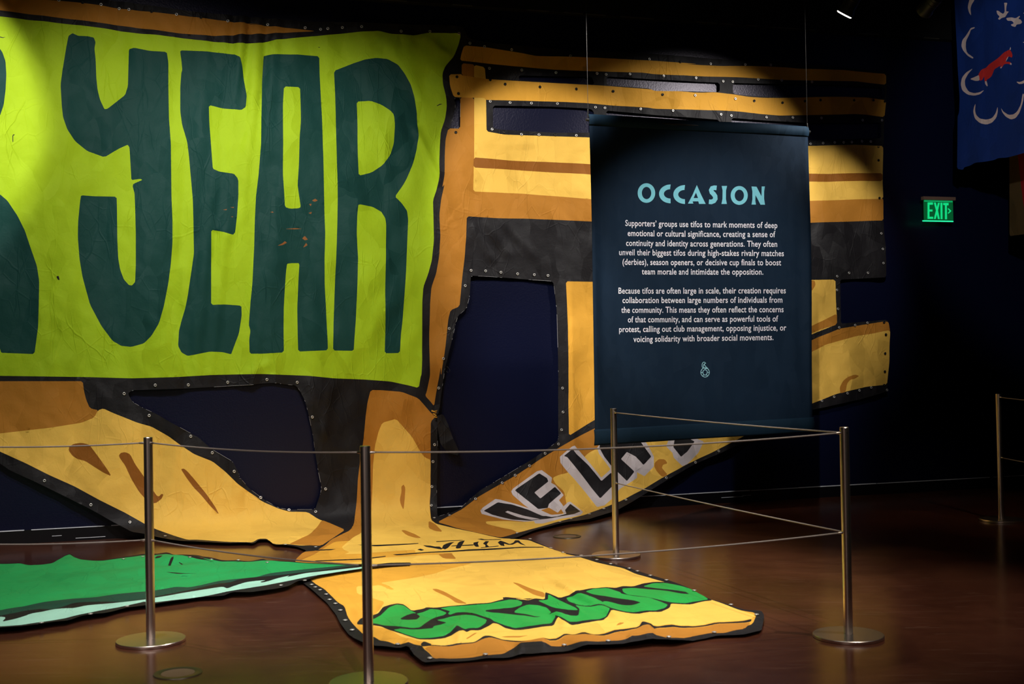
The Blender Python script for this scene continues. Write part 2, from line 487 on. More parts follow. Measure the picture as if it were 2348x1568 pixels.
# ------------------------------------------------------------------ the setting
def struct(name, mb, mat):
    return tag(mb.build(name, mat), kind='structure')
struct('floor', MB().wbox(-11, 10, -.12, 14, -.12, 0), M['floor'])
struct('wall_back', MB().wbox(-11, 10, -.12, 0, 0, 5.0), M['wall'])
struct('ceiling', MB().wbox(-11, 10, -.12, 14, 5.0, 5.12), M['black_paint'])
struct('wall_left', MB().wbox(-11.12, -11, -.12, 14, 0, 5.0), M['black_paint'])
struct('wall_right', MB().wbox(10, 10.12, -.12, 14, 0, 5.0), M['black_paint'])
struct('wall_front', MB().wbox(-11, 10, 14, 14.12, 0, 5.0), plain('grey_gallery_paint', (.30, .26, .24), .7, 0, .3))
bb = struct('baseboard_back', MB().wbox(-11, 10, 0, .016, 0, .102), M['base_paint'])
mb = MB()      # scuffed top edge of the baseboard, broken into strokes
s = -8.
while s < 6.5:
    l = random.uniform(.15, .9)
    mb.wbox(s, s + l, .004, .0175, .0995, .1055 + random.uniform(-.0015, .001)); s += l + random.choice((.0, .0, .01, .05))
for s, z in ((-3.55, .018), (-2.86, .05), (-2.80, .05), (-3.72, .045), (2.1, .05), (2.16, .058), (1.95, .05)):
    mb.wbox(s, s + random.uniform(.06, .22), .004, .0168, z, z + .004)
tag(mb.build('worn_glint_edge', M['chip'], bb), 'scuffed pale edge along the top of the baseboard')
# soffit above the hanging cloth
tr = struct('trim_1', MB().wbox(-11, 10, 0, .09, 4.335, 4.998), M['black_paint'])
mb = MB(); s = -2.
while s < 5.:
    l = random.uniform(.05, .35); mb.wbox(s, s + l, .08, .0915, 4.331, 4.338); s += l + random.uniform(.02, .5)
mb.build('worn_glint_edge', plain('soffit_edge_glint', (.05, .045, .03), .5), tr)  # lighter strokes: glints on the soffit edge put into the colour

# ------------------------------------------------------------------ the big hanging banner
D0, Z0, CC = .026, .008, .11
def drape(pts):
    """points of the photograph on the hanging-then-trailing cloth: (n-D0)(z-Z0)=CC^2"""
    pts = np.asarray(pts, float)
    R = np.array([ray(x, y) for x, y in pts])
    n0, nd = (CAM - W0) @ DN - D0, R @ DN
    z0, zd = CAMH - Z0, R[:, 2]
    A = nd * zd; B = n0 * zd + z0 * nd; C = n0 * z0 - CC * CC
    disc = np.sqrt(np.maximum(B * B - 4 * A * C, 0))
    with np.errstate(divide='ignore', invalid='ignore'):
        t1 = (-B - disc) / (2 * A); t2 = (-B + disc) / (2 * A)
    t1 = np.where(t1 > 0, t1, 1e9); t2 = np.where(t2 > 0, t2, 1e9)
    t = np.minimum(t1, t2)
    P = CAM + R * t[:, None]
    q = P - W0; s_, n_, z_ = q @ DS, q @ DN, P[:, 2]
    gn, gz = z_ - Z0, n_ - D0
    gl = np.hypot(gn, gz) + 1e-9; gn, gz = gn / gl, gz / gl
    # folds: long tension folds on the wall, low crumples on the floor
    fw = (.030 * (vnoise(s_ * 4 + z_ * 1.2, z_ * .6, 1) - .5) + .022 * (vnoise(s_ * 5 - z_ * 4.2, z_ * 1.3 + s_ * 1.3, 2) - .5)
          + .013 * (vnoise(s_ * 11 + z_ * 2.0, z_ * 1.0, 3) - .5) + .007 * (vnoise(s_ * 13 + z_ * 11, z_ * 6 - s_ * 5, 4) - .5))
    tri = np.clip(1 - np.abs(pts[:, 0] - 545) / 200, 0, 1)      # strong tension folds round the second letter
    xx = s_ - .10 * (z_ - 2.4)
    fw += tri * (.062 * (np.abs(2 * vnoise(xx * 7.5, z_ * .5, 5) - 1) - .5) + .030 * (vnoise(xx * 15, z_ * .8, 6) - .5))
    # one sharp fold running down to the right edge of the sign, fanned folds at its top right corner
    def ridge(x0, y0, x1, y1, h, wd, skew=1.):
        d = np.array([x1 - x0, y1 - y0], float); ln = np.hypot(*d); d /= ln
        q = pts - np.array([x0, y0]); a = q @ d / ln; c = q @ np.array([-d[1], d[0]]) / wd
        c = np.where(c > 0, c * skew, c)
        return h * np.exp(-c * c) * np.clip(np.minimum(a, 1 - a) * 5 + .4, 0, 1) * ((a > -.08) & (a < 1.08))
    fw += (ridge(948, 290, 1004, 420, .030, 11, 2) + ridge(880, 80, 980, 260, .014, 12) + ridge(960, 80, 1030, 130, .012, 9)
           + ridge(620, 830, 560, 862, .012, 9) + ridge(700, 860, 745, 1000, .022, 14) + ridge(760, 880, 735, 1010, .020, 12)
           + ridge(1080, 510, 1130, 600, .022, 12) + ridge(1110, 505, 1170, 590, .022, 12) + ridge(1150, 505, 1230, 590, .018, 12))
    fw = np.where((pts[:, 0] > 1040) & (pts[:, 1] < 335), fw * .3, fw)
    fw = np.maximum(fw + .010, -.010)
    ff = (.034 * np.maximum(vnoise(s_ * 3.6 + n_ * 1.0, n_ * 1.6 - s_ * .8, 7) - .45, 0)
          + .014 * np.maximum(vnoise(s_ * 10, n_ * 5, 8) - .4, 0))
    edge = np.clip((n_ - 3.3) / .9, 0, 1)
    ff = ff * (.3 + .7 * edge) + edge * (.028 * np.maximum(vnoise(s_ * 5.5 - n_ * 1.5, n_ * 2.2, 9) - .42, 0) + .012 * np.maximum(vnoise(s_ * 13 + n_, n_ * 4, 10) - .4, 0))
    ff += (ridge(1262, 1330, 1425, 1425, .018, 12, 1.8) + ridge(868, 1402, 935, 1394, .016, 13) + ridge(1275, 1402, 1300, 1440, .010, 12) + ridge(1040, 1440, 1060, 1475, .015, 12)
           + ridge(740, 1345, 800, 1400, .010, 9) + ridge(770, 1340, 830, 1420, .012, 10) + ridge(1185, 1490, 1255, 1480, .026, 11) + ridge(1440, 1472, 1500, 1464, .018, 11)
           + ridge(1470, 1440, 1495, 1450, .014, 11) + ridge(930, 1480, 945, 1500, .014, 11))
    ff *= 1 - np.clip((985 - pts[:, 0]) / 50, 0, 1) * np.clip((1352 - pts[:, 1]) / 14, 0, 1)
    k = np.clip(gz, 0, 1)
    dsp = fw * (1 - k) + ff * k
    P = P + (DN[None] * gn[:, None] + np.array([0, 0, 1.])[None] * gz[:, None]) * dsp[:, None]
    nr = DN[None] * gn[:, None] + np.array([0, 0, 1.])[None] * gz[:, None]
    return P, nr

OUT = T('. -150,-75 -20,-30 135,-12 290,6 440,26 560,38 690,49 880,54 1058,60 1068,76 1076,90 1123,99 1300,116 1453,121 1560,129 1700,140 1810,144 1900,152 2032,165 2031,228 2027,270 2025,335 2024,510 2028,560 2030,636 1925,641 1927,742 '
        '2033,733 2038,765 2039,830 2036,884 2035,897 1974,915 1860,940 1780,975 1707,1012 1644,1041 1587,1067 1530,1100 1487,1127 1461,1144 1415,1170 1352,1190 1301,1197 1230,1215 1181,1234 1167,1236 '
        '1216,1237 1244,1249 1273,1262 1300,1269 1345,1276 1398,1291 1443,1302 1488,1318 1532,1332 1577,1350 1622,1371 1667,1385 1711,1401 1746,1403 1753,1417 1746,1447 1711,1457 1637,1460 1592,1468 1547,1478 1502,1477 1458,1483 1413,1485 1353,1488 1306,1493 1250,1498 1204,1503 1160,1510 1118,1511 1070,1515 1017,1519 972,1524 952,1509 935,1492 892,1490 858,1486 830,1477 811,1465 797,1453 781,1432 770,1409 750,1383 734,1369 715,1353 694,1335 684,1320 678,1300 677,1283 696,1265 '
        '703,1262 680,1253 651,1249 629,1249 615,1237 594,1237 582,1246 565,1244 522,1245 450,1241 416,1240 387,1236 356,1230 333,1224 301,1219 258,1196 201,1164 115,1121 89,1108 23,1078 0,1062 -150,985')
cl = ('cloth',)
REG = [(OUT, ('cloth', 'black'))]
def rg(s, part, mat): REG.append((T(s), (part, mat)))
def hole(s): HOLES.append((T(s), None))
HOLES = []
hole('e 1020,215 1060,190 1520,175 2085,142 f 0,150 280,130 370,145 440,148 470,180 515,270 550,400 580,540 600,690 620,820 650,970 640,1020 600,1150 400,1150 300,1125 200,1070 80,980 0,890 e 1910,900 1910,860 1860,760 1690,660 1590,570 1380,455 1250,380 1140,330 1060,285')
hole('. 1079,632 1150,636 1215,641 1268,645 1275,700 1281,850 1280,1003 1278,1011 1259,1026 1230,1046 1193,1069 1158,1090 1130,1107 1101,1124 1078,1144 1055,1167 1029,1178 1003,1186 1000,1127 1002,1041 1001,1000 1003,950 1009,926 1015,883 1020,845 1026,822 1035,779 1043,744 1049,724 1069,707 1076,678')
hole('i 660,605 1000,612 1240,614 1262,678 990,662 660,643')
hole('i 1360,612 1720,635 2091,655 j 520,662 520,738 360,733 0,728 i 1700,708 1360,684')
hole('j 625,665 1000,672 1500,682 1838,700 1838,788 1700,772 1230,772 900,775 700,762 625,753')
hole('i 452,845 920,853 1210,868 1245,880 1258,905 1258,1062 950,1062 520,1038 452,1026')
hole('. 1389,254 1500,264 1648,275 1648,320 1389,308')
hole('. 1676,271 1760,277 1860,283 2020,281 2020,317 1860,322 1676,322')
hole('b 1710,785 1758,785 1755,1028 1672,1025 1692,965 1720,850')
# lime sign with its black frame and the top ochre strip
rg('. -150,-60 a 0,-25 470,5 660,25 960,72 1200,97 1400,118 1610,143 1820,172 2000,192 2085,196 b 0,186 600,250 550,256 300,268 0,280 a 1700,288 1400,265 1100,225 800,185 0,85 . -150,8', 'cloth', 'ochre')
rg('. -150,22 a 0,133 400,180 800,225 1050,262 1400,300 1700,335 1950,352 2085,347 b 300,320 600,292 1000,255 1110,250 1200,270 1400,283 1500,265 1740,266 1764,282 1745,360 1710,450 1640,530 1615,590 1620,680 1645,780 1650,860 1635,960 1605,1050 1595,1180 1590,1300 1590,1400 d 1570,50 1540,140 1545,280 1548,450 1530,620 1500,730 1465,830 1458,950 1455,1150 1455,1400 1447,1530 f 1440,80 1425,172 1340,150 1200,120 1000,105 750,95 550,75 300,65 e 2080,60 1700,68 1400,85 1050,95 700,85 0,75 . -150,858', 'panel', 'lime')
rg('a 0,390 20,420 45,490 52,600 45,720 30,840 0,930 . -80,270 -80,100', 'letter_p', 'pine')
rg('c 0,90 60,140 140,260 200,380 250,530 295,660 313,780 310,980 305,1150 275,1365 10,1355 0,1320 . -12,760 -40,640 -100,560 -100,400', 'letter_p', 'pine')
rg('a 580,268 625,290 700,293 750,303 764,340 755,390 765,480 770,620 780,720 800,800 835,875 860,870 1000,760 1022,690 1030,395 1070,385 1200,410 1332,418 1345,500 1345,700 1350,950 1365,1150 1368,1400 c 1370,100 1378,300 1378,480 1365,650 1345,800 1310,980 1270,1120 1210,1220 1150,1280 1050,1308 970,1300 900,1260 810,1140 720,970 660,750 635,600 622,430 625,300 640,150 648,98 760,105 932,110 935,200 938,450 945,600 960,690 990,770 1030,815 1055,818 1080,790 1085,650 1085,400 1080,200 1075,80 a 1060,1490 1065,1470 1138,1438 1120,1430 1050,1440 1045,1350 1035,1180 1020,1158 950,1190 835,1260 700,1210 600,1130 540,1040 505,940 495,850 485,680 500,560 530,380 548,290', 'letter_y', 'pine')
rg('a 1438,403 1600,410 1870,433 1917,463 1935,530 1950,640 1972,760 1965,852 1930,877 1780,865 1668,843 1672,980 1688,1180 1700,1350 1750,1370 1870,1388 1897,1420 c 1905,-20 1905,100 1895,250 1880,390 1862,412 1780,390 1688,373 1688,550 1688,972 1800,968 1930,978 1932,1060 1910,1200 1865,1320 1848,1367 1780,1350 1680,1345 1580,1365 1500,1380 1450,1352 1423,1300 1430,1180 1450,1100 1480,1000 1500,900 1530,700 1550,560 1545,300 1540,130 a 1510,1250 1495,1130 1455,1000 1440,890 1440,700 1448,590 1456,560 1450,490', 'letter_e', 'pine')
rg('b 192,445 320,437 400,440 632,453 635,600 645,800 655,1000 665,1250 d 668,0 672,200 680,400 675,600 680,820 690,1000 698,1200 702,1335 466,1345 462,1200 460,1000 468,800 477,638 420,638 378,643 370,700 360,850 352,1000 350,1200 352,1352 180,1362 78,1362 75,1250 85,1180 72,1130 85,950 100,800 115,500 120,300 130,100 b 150,1400 170,1150 172,950 178,650 188,480', 'letter_a', 'pine')
rg('b 350,696 477,703 482,850 485,970 475,1100 472,1300 d 462,10 470,80 487,190 470,200 400,203 360,190 355,100 b 345,1400 345,1150 342,850', 'panel', 'lime')
rg('b 750,570 900,510 1000,478 1090,465 1180,475 1260,520 1310,590 1360,680 1390,780 1412,900 1415,1000 1422,1100 1410,1200 1380,1310 1330,1430 d 1300,20 1238,108 1290,160 1335,220 1345,290 1340,450 1330,650 1315,850 1300,1080 1285,1200 1275,1357 1155,1359 1160,1200 1158,900 1165,600 1168,330 1160,280 1130,230 1060,190 960,172 943,176 935,250 930,400 942,600 935,850 925,1100 915,1250 910,1339 743,1337 748,1150 758,850 768,600 775,350 778,150 b 775,1350 768,1050 760,800', 'letter_r', 'pine')
rg('b 933,812 1040,808 1130,838 1200,885 1227,920 1235,1000 1228,1150 1200,1240 1140,1320 1050,1380 946,1407 940,1250 940,1000', 'panel', 'lime')
# paint wear on the letters and two pen marks on the lime
for s_ in ('d 300,500 340,480 360,462 378,475 340,495', 'd 498,440 520,420 545,450 520,456', 'd 505,515 530,475 542,495', 'd 575,140 600,125 620,140 598,150', 'd 552,165 572,165 566,185', 'd 240,232 262,226 270,236', 'd 548,238 575,228 570,246', 'c 1780,212 1812,206 1810,216', 'c 1838,192 1870,190 1868,198', 'd 360,365 440,358 500,362 440,368', 'c 1845,268 1862,264 1860,272'):
    rg(s_, 'letter_a' if s_[0] == 'd' else 'letter_e', 'rust')
for s_ in ('a 100,1078 118,1074 116,1082 106,1084 107,1136 101,1136', 'a 0,292 25,300 48,295 25,306 0,300', 'b 1570,846 1595,832 1618,832 1596,840 1574,850', 'c 450,745 470,740 478,776 462,772', 'b 620,378 640,380 632,386'):
    rg(s_, 'panel', 'black')
# right hand shape: strips, stripes, blocks
rg('i 222,365 400,380 700,430 800,450 1060,455 1300,465 1700,485 2085,513 j 250,515 550,530 750,528 1050,540 1150,550 1500,560 1847,593 1848,680 1600,650 1500,650 1000,640 700,620 400,612 0,595 i 1650,582 1250,572 950,560 600,530 420,510 190,485 200,430', 'cloth', 'amber')
rg('i 203,506 307,518 307,620 203,605', 'cloth', 'ochre')
rg('i 192,778 300,783 310,900 310,1520 700,1545 1235,1586 . 1600,460 1847,458 2024,454 2024,506 1847,511 1600,514 1357,508 1200,501 1150,501 1070,496 d 1805,450 1795,600 1780,720 1760,900 1752,985 1680,1015 1665,1080 1640,1300 1608,1540 f 1605,0 1590,100 1565,230 1548,317 1520,280 1478,235 1490,200 1515,80 d 1515,1200 1520,950 1530,830 1565,720 1590,580 1600,420 1592,250 1605,130 1632,10 i 45,1500 65,1400 68,1250 75,1110 95,1028 190,1030', 'cloth', 'ochre')
rg('i 302,520 388,538 395,630 400,1052 540,1076 800,1086 1225,1100 . 1600,328 1849,335 1960,332 2025,335 2024,456 1847,461 1600,463 1354,457 1270,450 i 700,1548 296,1530 298,1340 302,1255', 'cloth', 'yellow')
rg('i 101,596 200,594 205,604 300,617 400,632 650,650 980,668 1260,682 1380,690 1700,715 2085,742 j 250,738 370,742 480,738 620,755 750,775 870,783 1000,785 1230,778 1500,775 1700,780 1850,803 1837,937 1700,918 1600,912 1450,918 1300,920 1000,925 850,912 700,895 550,885 0,870 i 1700,862 1400,845 1200,825 1000,815 700,808 390,799 385,785 190,780 138,776 108,690', 'cloth', 'amber')
rg('i 298,1258 600,1283 1230,1312 . 1600,390 1848,399 2024,397 2024,415 1848,417 1600,415 1353,400 i 900,1378 600,1355 295,1340', 'cloth', 'umber')
rg('. 1297,645 1600,650 1600,850 1362,963 1304,999 1304,840', 'cloth', 'amber')
rg('. 1600,650 1848,642 1914,641 1919,743 1853,770 1600,860', 'cloth', 'yellow')
rg('v 15,880 62,880 66,905 45,935 15,955', 'cloth', 'ochre')
rg('v 15,1128 100,1090 176,1050 176,1107 100,1130 15,1165', 'cloth', 'ochre')
# right arm down to the floor
rg('. 1362,982 1316,1006 1282,1026 1230,1058 1187,1087 1138,1115 1095,1140 1061,1167 1029,1184 1003,1197 1043,1210 1101,1223 1147,1232 1158,1230 1187,1222 1244,1207 1302,1191 1343,1180 1386,1164 1426,1148 1478,1120 1515,1097 1545,1079 1573,1065 1630,1038 1673,1015 1760,972 1858,927 v 180,1460 330,1425 437,1415 446,1300 442,1104 425,1090 330,1105 190,1128 60,1180 32,1195 . 1700,850 1600,890 1450,945', 'cloth', 'ochre')
rg('v 33,1253 120,1210 280,1165 350,1155 442,1135 446,1300 437,1415 330,1425 180,1460 40,1515 . 1760,972 1673,1015 1630,1038 1573,1065 1515,1097 1478,1120 1426,1148 1386,1164 1343,1180 1302,1191 1244,1207 1187,1221 g 960,1305 880,1290 750,1260 745,1240 900,1235 1050,1245 1300,1215 1400,1150 1370,1000 1300,940 1275,890 1330,865 1400,850 1560,690 1640,650 1800,600 . 1600,950 1750,880', 'cloth', 'yellow')
rg('v 190,1460 187,1430 205,1395 230,1375 265,1363 288,1370 265,1385 240,1390 225,1410 218,1452', 'cloth', 'ochre')
rg('h 700,770 730,740 780,742 802,775 765,785 755,810 780,840 802,865 760,887 715,840 695,800', 'cloth', 'ochre')
WL, BL = ('lettering', 'white'), ('lettering', 'black')
for s_, t_ in (
    ('g 702,1152 720,1130 820,1062 860,1068 960,1095 1100,1140 1250,1190 1370,1180 1345,1140 1400,1088 1420,1082 1524,1165 1500,1190 1420,1210 1350,1218 1200,1258 1140,1255 1130,1238 1050,1242 880,1222 760,1192 712,1180', WL),
    ('g 728,1155 840,1090 950,1105 1090,1150 1200,1197 1330,1197 1390,1180 1378,1150 1420,1100 1502,1160 1450,1182 1340,1202 1270,1215 1100,1235 960,1225 800,1187', BL),
    ('g 900,1165 920,1155 1050,1195 1180,1222 1110,1228 1000,1205', WL),
    ('g 945,1000 963,975 1150,838 1190,828 1272,890 1265,930 1300,950 1367,1030 1330,1070 1367,1120 1320,1172 1250,1130 1185,1150 1260,1185 1330,1200 1270,1205 1190,1190 1110,1150 1050,1110 957,1030', WL),
    ('g 973,990 1170,853 1232,893 1242,920 1130,1010 1180,1058 1295,963 1347,1015 1250,1100 1240,1132 1165,1142 1060,1060', BL),
    ('g 1335,722 1430,640 1452,632 1500,690 1560,760 1663,890 1730,830 h 350,800 380,830 400,880 470,920 540,850 560,830 560,890 420,980 360,1060 300,1112 240,1125 150,1015 60,905 0,840 g 1370,810 1340,770', WL),
    ('g 1368,715 1435,658 1465,700 1560,790 1665,917 1740,850 h 372,880 385,930 265,1058 190,970 60,800 0,725', BL),
    ('h 233,650 250,700 350,830 395,880 430,915 480,935 545,850 560,845 620,877 692,800 692,720 650,640 600,560 300,560', WL),
    ('h 253,650 260,560 560,560 600,620 672,720 610,787 550,720 480,683 430,740 537,840 475,917 410,850 345,790 290,720', BL),
    ('h 433,738 480,688 560,740 612,792 545,838', WL),
    ('h 790,640 840,690 850,730 920,797 960,780 1050,690 1090,600 950,540 820,560', WL),
    ('h 850,645 910,722 960,680 1018,600 950,560 860,590', BL)):
    REG.append((T(s_), t_))
# left arm
rg('e -400,118 0,118 662,118 670,190 690,270 720,335 790,350 760,420 650,470 400,510 0,555 -400,580', 'cloth', 'ochre')
rg('e -400,560 0,535 400,490 650,450 750,410 785,350 825,335 900,370 1000,410 1100,450 1210,480 1350,560 1430,620 1550,700 1700,760 1800,840 1900,940 2000,1010 2085,1068 f 80,1020 200,1090 300,1130 400,1165 540,1170 620,1218 842,1305 r 1330,200 1250,250 1200,290 1000,295 860,280 780,285 700,268 682,230 598,230 540,265 470,263 300,260 0,238 e 1500,1385 1400,1355 1240,1300 1160,1265 1000,1170 800,1070 600,960 400,870 200,770 0,680 -400,470', 'cloth', 'yellow')
rg('f 655,1228 720,1252 842,1305 760,1360 650,1432 520,1428 390,1420 500,1368 560,1340 620,1280', 'cloth', 'ochre')
for s_ in ('e 548,670 555,640 590,618 650,610 710,623 740,660 800,740 850,810 892,877 830,850 750,800 680,755 620,740 580,715',
           'e 950,710 965,690 1000,683 1040,700 1080,780 1150,880 1250,1030 1270,1040 1290,1018 1307,1023 1290,1060 1240,1097 1180,1080 1110,1000 1050,900 1000,790 960,735',
           'e 1445,820 1470,816 1500,840 1560,910 1650,1020 1720,1120 1753,1184 1680,1115 1600,1020 1550,970 1490,890'):
    rg(s_, 'cloth', 'umber')
# column and the part trailing on the floor
rg('f 1045,188 1130,190 1290,203 1420,253 1470,308 1520,368 1558,400 1520,440 1518,600 1520,745 1520,1000 1515,1100 1528,1225 1570,1258 1700,1292 g 600,1316 860,1371 920,1387 1090,1390 1210,1437 u 600,291 740,321 900,370 1100,410 1200,455 1310,490 1420,525 1530,560 1660,610 1770,650 1880,690 2000,745 2112,765 2127,795 2100,840 1950,885 y 1800,615 1640,645 1500,690 1420,705 1300,680 1150,705 900,715 780,730 600,740 450,745 0,760 x 1870,1020 1500,1050 1200,1060 980,1095 920,1030 850,970 820,930 740,922 500,930 380,905 290,890 215,850 t 650,1118 600,1060 545,980 500,920 470,830 400,780 330,710 270,655 200,600 135,552 r 1000,520 940,480 950,430 1030,355 1150,345 1240,290 1290,240 1400,185 f 880,1310 912,1260 930,1100 940,900 960,750 985,600 1000,450 1020,290', 'train', 'amber')
rg('f 1045,188 1130,190 1290,203 1420,253 1470,308 1520,368 1558,400 1520,440 1518,600 1520,745 1520,900 1045,1215 1000,1320 . 826,1238 f 760,1400 690,1440 600,1500 460,1560 r 950,430 1030,355 1150,345 1240,290 1290,240 1400,185 f 880,1310 912,1260 930,1100 940,900 960,750 985,600 1000,450 1020,290', 'train', 'ochre')
rg('f 1138,450 1245,418 1300,480 1370,560 1420,650 1450,700 1480,730 1520,745 1517,1000 1512,1100 1527,1230 1570,1258 1700,1292 2000,1352 g 600,1317 860,1372 1090,1390 1210,1437 1300,1470 1080,1480 620,1478 t 2000,262 1510,290 1380,290 1160,295 1160,262 1100,260 740,285 640,295 460,300 520,280 465,260 440,230 500,180 560,130 630,95 f 1045,1215 1055,1000 1062,800 1080,640 1110,520', 'train', 'yellow')
rg('t 430,392 640,370 750,345 900,330 1300,310 1390,305 1440,342 1562,347 1510,290 1800,262 2130,250 g 1230,1452 1400,1500 900,1555 t 1200,385 750,402', 'train', 'yellow')
rg('t 1740,368 1730,385 1640,410 1500,440 1350,490 1180,525 820,580 880,600 957,645 920,650 810,600 740,612 583,613 590,690 700,715 860,770 830,860 750,920 740,1040 880,1075 1000,1150 x 850,882 950,912 1100,920 1250,907 1500,882 1560,850 1620,817 1700,812 1900,840 2100,840 y 0,685 250,685 400,675 470,630 550,655 640,620 720,650 850,630 1000,605 1150,595 1200,567 1280,576 1330,575 1480,550 1600,540 1660,545 1960,510 2200,492 2240,470 u 2000,745 1880,690 1770,650 1660,610 1530,560 1420,525 1310,490 1200,455 1100,410 900,370 740,321 600,305 400,318', 'train', 'yellow')
# thin black line, ochre hem strip, then the border
rg('x 820,940 960,918 1100,918 1250,905 1500,880 1560,850 1620,815 1700,810 1850,835 2100,840 y 0,690 250,690 400,680 470,632 550,660 640,622 720,655 850,635 1000,610 1150,600 1200,568 1280,580 1330,580 1480,555 1600,545 1660,550 1960,515 2200,495 2195,512 1960,528 1660,562 1600,562 1480,580 1330,592 1290,608 1200,610 1150,612 1000,632 850,655 730,662 640,652 560,666 480,652 400,696 250,700 0,704 x 2130,860 1900,850 1700,830 1600,850 1500,892 1200,925 960,928', 'train', 'black')
rg('x 900,945 960,930 1200,925 1500,893 1600,850 1700,833 1900,850 2130,862 y 250,705 400,700 480,655 560,668 640,655 730,666 850,658 1000,635 1150,615 1200,612 1290,610 1330,595 1480,583 1600,565 1660,565 1960,530 2195,515 2130,575 1950,620 1800,615 1640,645 1500,690 1420,705 1300,680 1150,705 900,715 780,730 600,740 450,745 0,760 x 1870,1020 1500,1050 1200,1060 980,1095 930,1030 860,970', 'train', 'ochre')
rg('x 850,872 960,912 900,938 820,942 810,912', 'train', 'black')
for s_ in ('f 1290,960 1308,943 1322,970 1318,1050 1308,1147 1285,1100 1278,1060 1292,1000', 'f 1288,1308 1320,1308 1400,1340 1452,1372 1400,1370 1330,1347',
           'f 1508,1233 1560,1258 1622,1325 1560,1317 1508,1292', 't 1323,640 1370,638 1450,668 1540,718 1672,797 1560,782 1500,732 1420,692 1360,667',
           't 1380,302 1510,288 1530,310 1562,347 1440,344', 'u 250,520 300,530 400,570 500,605 500,640 420,620 330,570', 'x 1390,845 1500,785 1540,780 1400,852', 'x 1830,805 2100,780 2195,778 2060,800 1900,810', 'y 940,575 970,545 1020,545 1000,560'):
    rg(s_, 'train', 'ochre')
for s_ in ('w -10,620 60,622 112,655 80,667 0,632', 'w 98,650 120,600 170,575 230,558 312,545 262,577 200,642 150,663', 'w 328,640 370,560 400,535 484,513 450,572 410,642 350,650', 'w 255,608 630,573 630,590 255,620', 'w 628,545 722,523 700,560 722,612 670,614 628,580',
           'w 788,560 830,518 892,518 850,572 892,610 830,617 828,580', 'w 750,624 1052,593 1052,606 750,634', 'w 1036,540 1080,508 1150,530 1240,570 1300,548 1330,508 1392,508 1430,550 1514,602 1420,577 1370,542 1290,582 1220,582 1140,557 1152,602 1090,592',
           't 1178,258 1210,248 1247,262 1220,270', 't 1233,218 1300,223 1422,245 1400,257 1270,236',
           'w 0,698 400,673 560,657 950,638 1480,622 1810,617 1810,632 1450,640 960,654 560,674 0,714', 't 595,207 740,210 1190,193 1190,201 780,224 640,214', 'w 0,533 450,508 450,519 0,547', 'w 690,483 760,476 830,488 1080,484 1100,494 780,500',
           't 170,362 640,343 870,316 870,325 640,354 200,370', 't 935,302 1160,288 2130,238 2130,247 1160,298 980,312', 'r 1130,335 1290,330 1340,328 1290,340 1150,345'):
    rg(s_, 'scrawl', 'black')
rg('x -5,612 30,578 80,558 200,528 270,508 330,448 420,408 510,383 600,413 700,458 850,428 880,413 1000,418 1200,393 1500,376 1700,368 1800,343 1870,320 1858,293 1900,283 2100,293 2190,313 2260,293 y 0,298 130,313 190,293 280,303 285,238 330,253 420,288 520,268 600,248 640,223 700,208 850,190 940,198 1000,178 1100,183 1200,153 1300,143 1400,148 1500,173 1650,228 1812,290 1832,312 1700,347 1640,357 1450,347 1442,392 1350,432 1100,452 900,447 870,472 820,512 700,537 520,552 450,522 400,482 360,557 200,582 0,602 x 2200,692 2000,717 1880,707 1800,662 1740,652 1700,692 1560,752 1450,752 1400,782 1360,772 1300,802 1100,837 960,852 780,852 600,817 450,782 370,742 300,702 215,692 80,662 -5,642', 'floor_letters', 'black')
for s_ in ('x 60,600 205,585 310,533 400,458 500,408 580,423 660,448 755,490 700,495 620,530 548,577 560,590 640,590 760,580 802,535 755,498 850,468 940,433 1050,448 1143,490 1110,520 1000,545 930,580 880,640 800,692 700,697 500,687 350,682 260,652 70,630',
           'x 455,757 560,718 700,718 960,720 980,690 1080,645 1144,620 1008,585 1200,548 1370,528 1500,543 1600,573 1658,600 1640,660 1560,717 1430,722 1380,747 1330,742 1280,727 1200,782 1100,812 950,832 780,837 600,802',
           'x 1055,430 1200,403 1450,393 1700,378 1850,348 1950,318 2050,318 2113,350 2100,390 2000,420 1850,440 1650,463 1636,485 1720,495 1950,500 2150,515 y 0,440 200,468 330,438 384,468 340,530 200,557 0,572 x 2200,655 2000,682 1870,662 1760,622 1700,570 1600,545 1500,515 1380,493 1270,490 1180,522 1160,500 1185,470 1130,450',
           'y 0,418 50,383 120,360 230,363 300,383 342,430 290,455 200,460 100,440 0,430',
           'y 212,315 310,305 312,255 420,310 560,375 592,405 480,400 380,385 330,370',
           'y 328,440 380,440 450,447 592,452 603,390 560,353 720,380 830,395 888,430 850,472 780,502 650,517 500,527 450,502',
           'y 478,290 600,278 740,308 820,340 843,380 720,375 580,350 500,320',
           'y 656,240 740,208 860,198 980,240 990,255 1130,285 1250,300 1350,335 1424,365 1400,392 1300,422 1100,432 900,422 830,380 820,333 860,330 980,360 1100,370 1174,350 1120,335 980,310 860,285 720,265',
           'y 997,205 1100,198 1220,215 1400,240 1540,270 1622,272 1590,250 1500,235 1350,215 1187,185 1290,153 1400,158 1560,193 1700,238 1804,300 1720,332 1600,347 1450,337 1350,320 1230,295 1050,265 1008,240'):
    rg(s_, 'floor_letters', 'leaf')

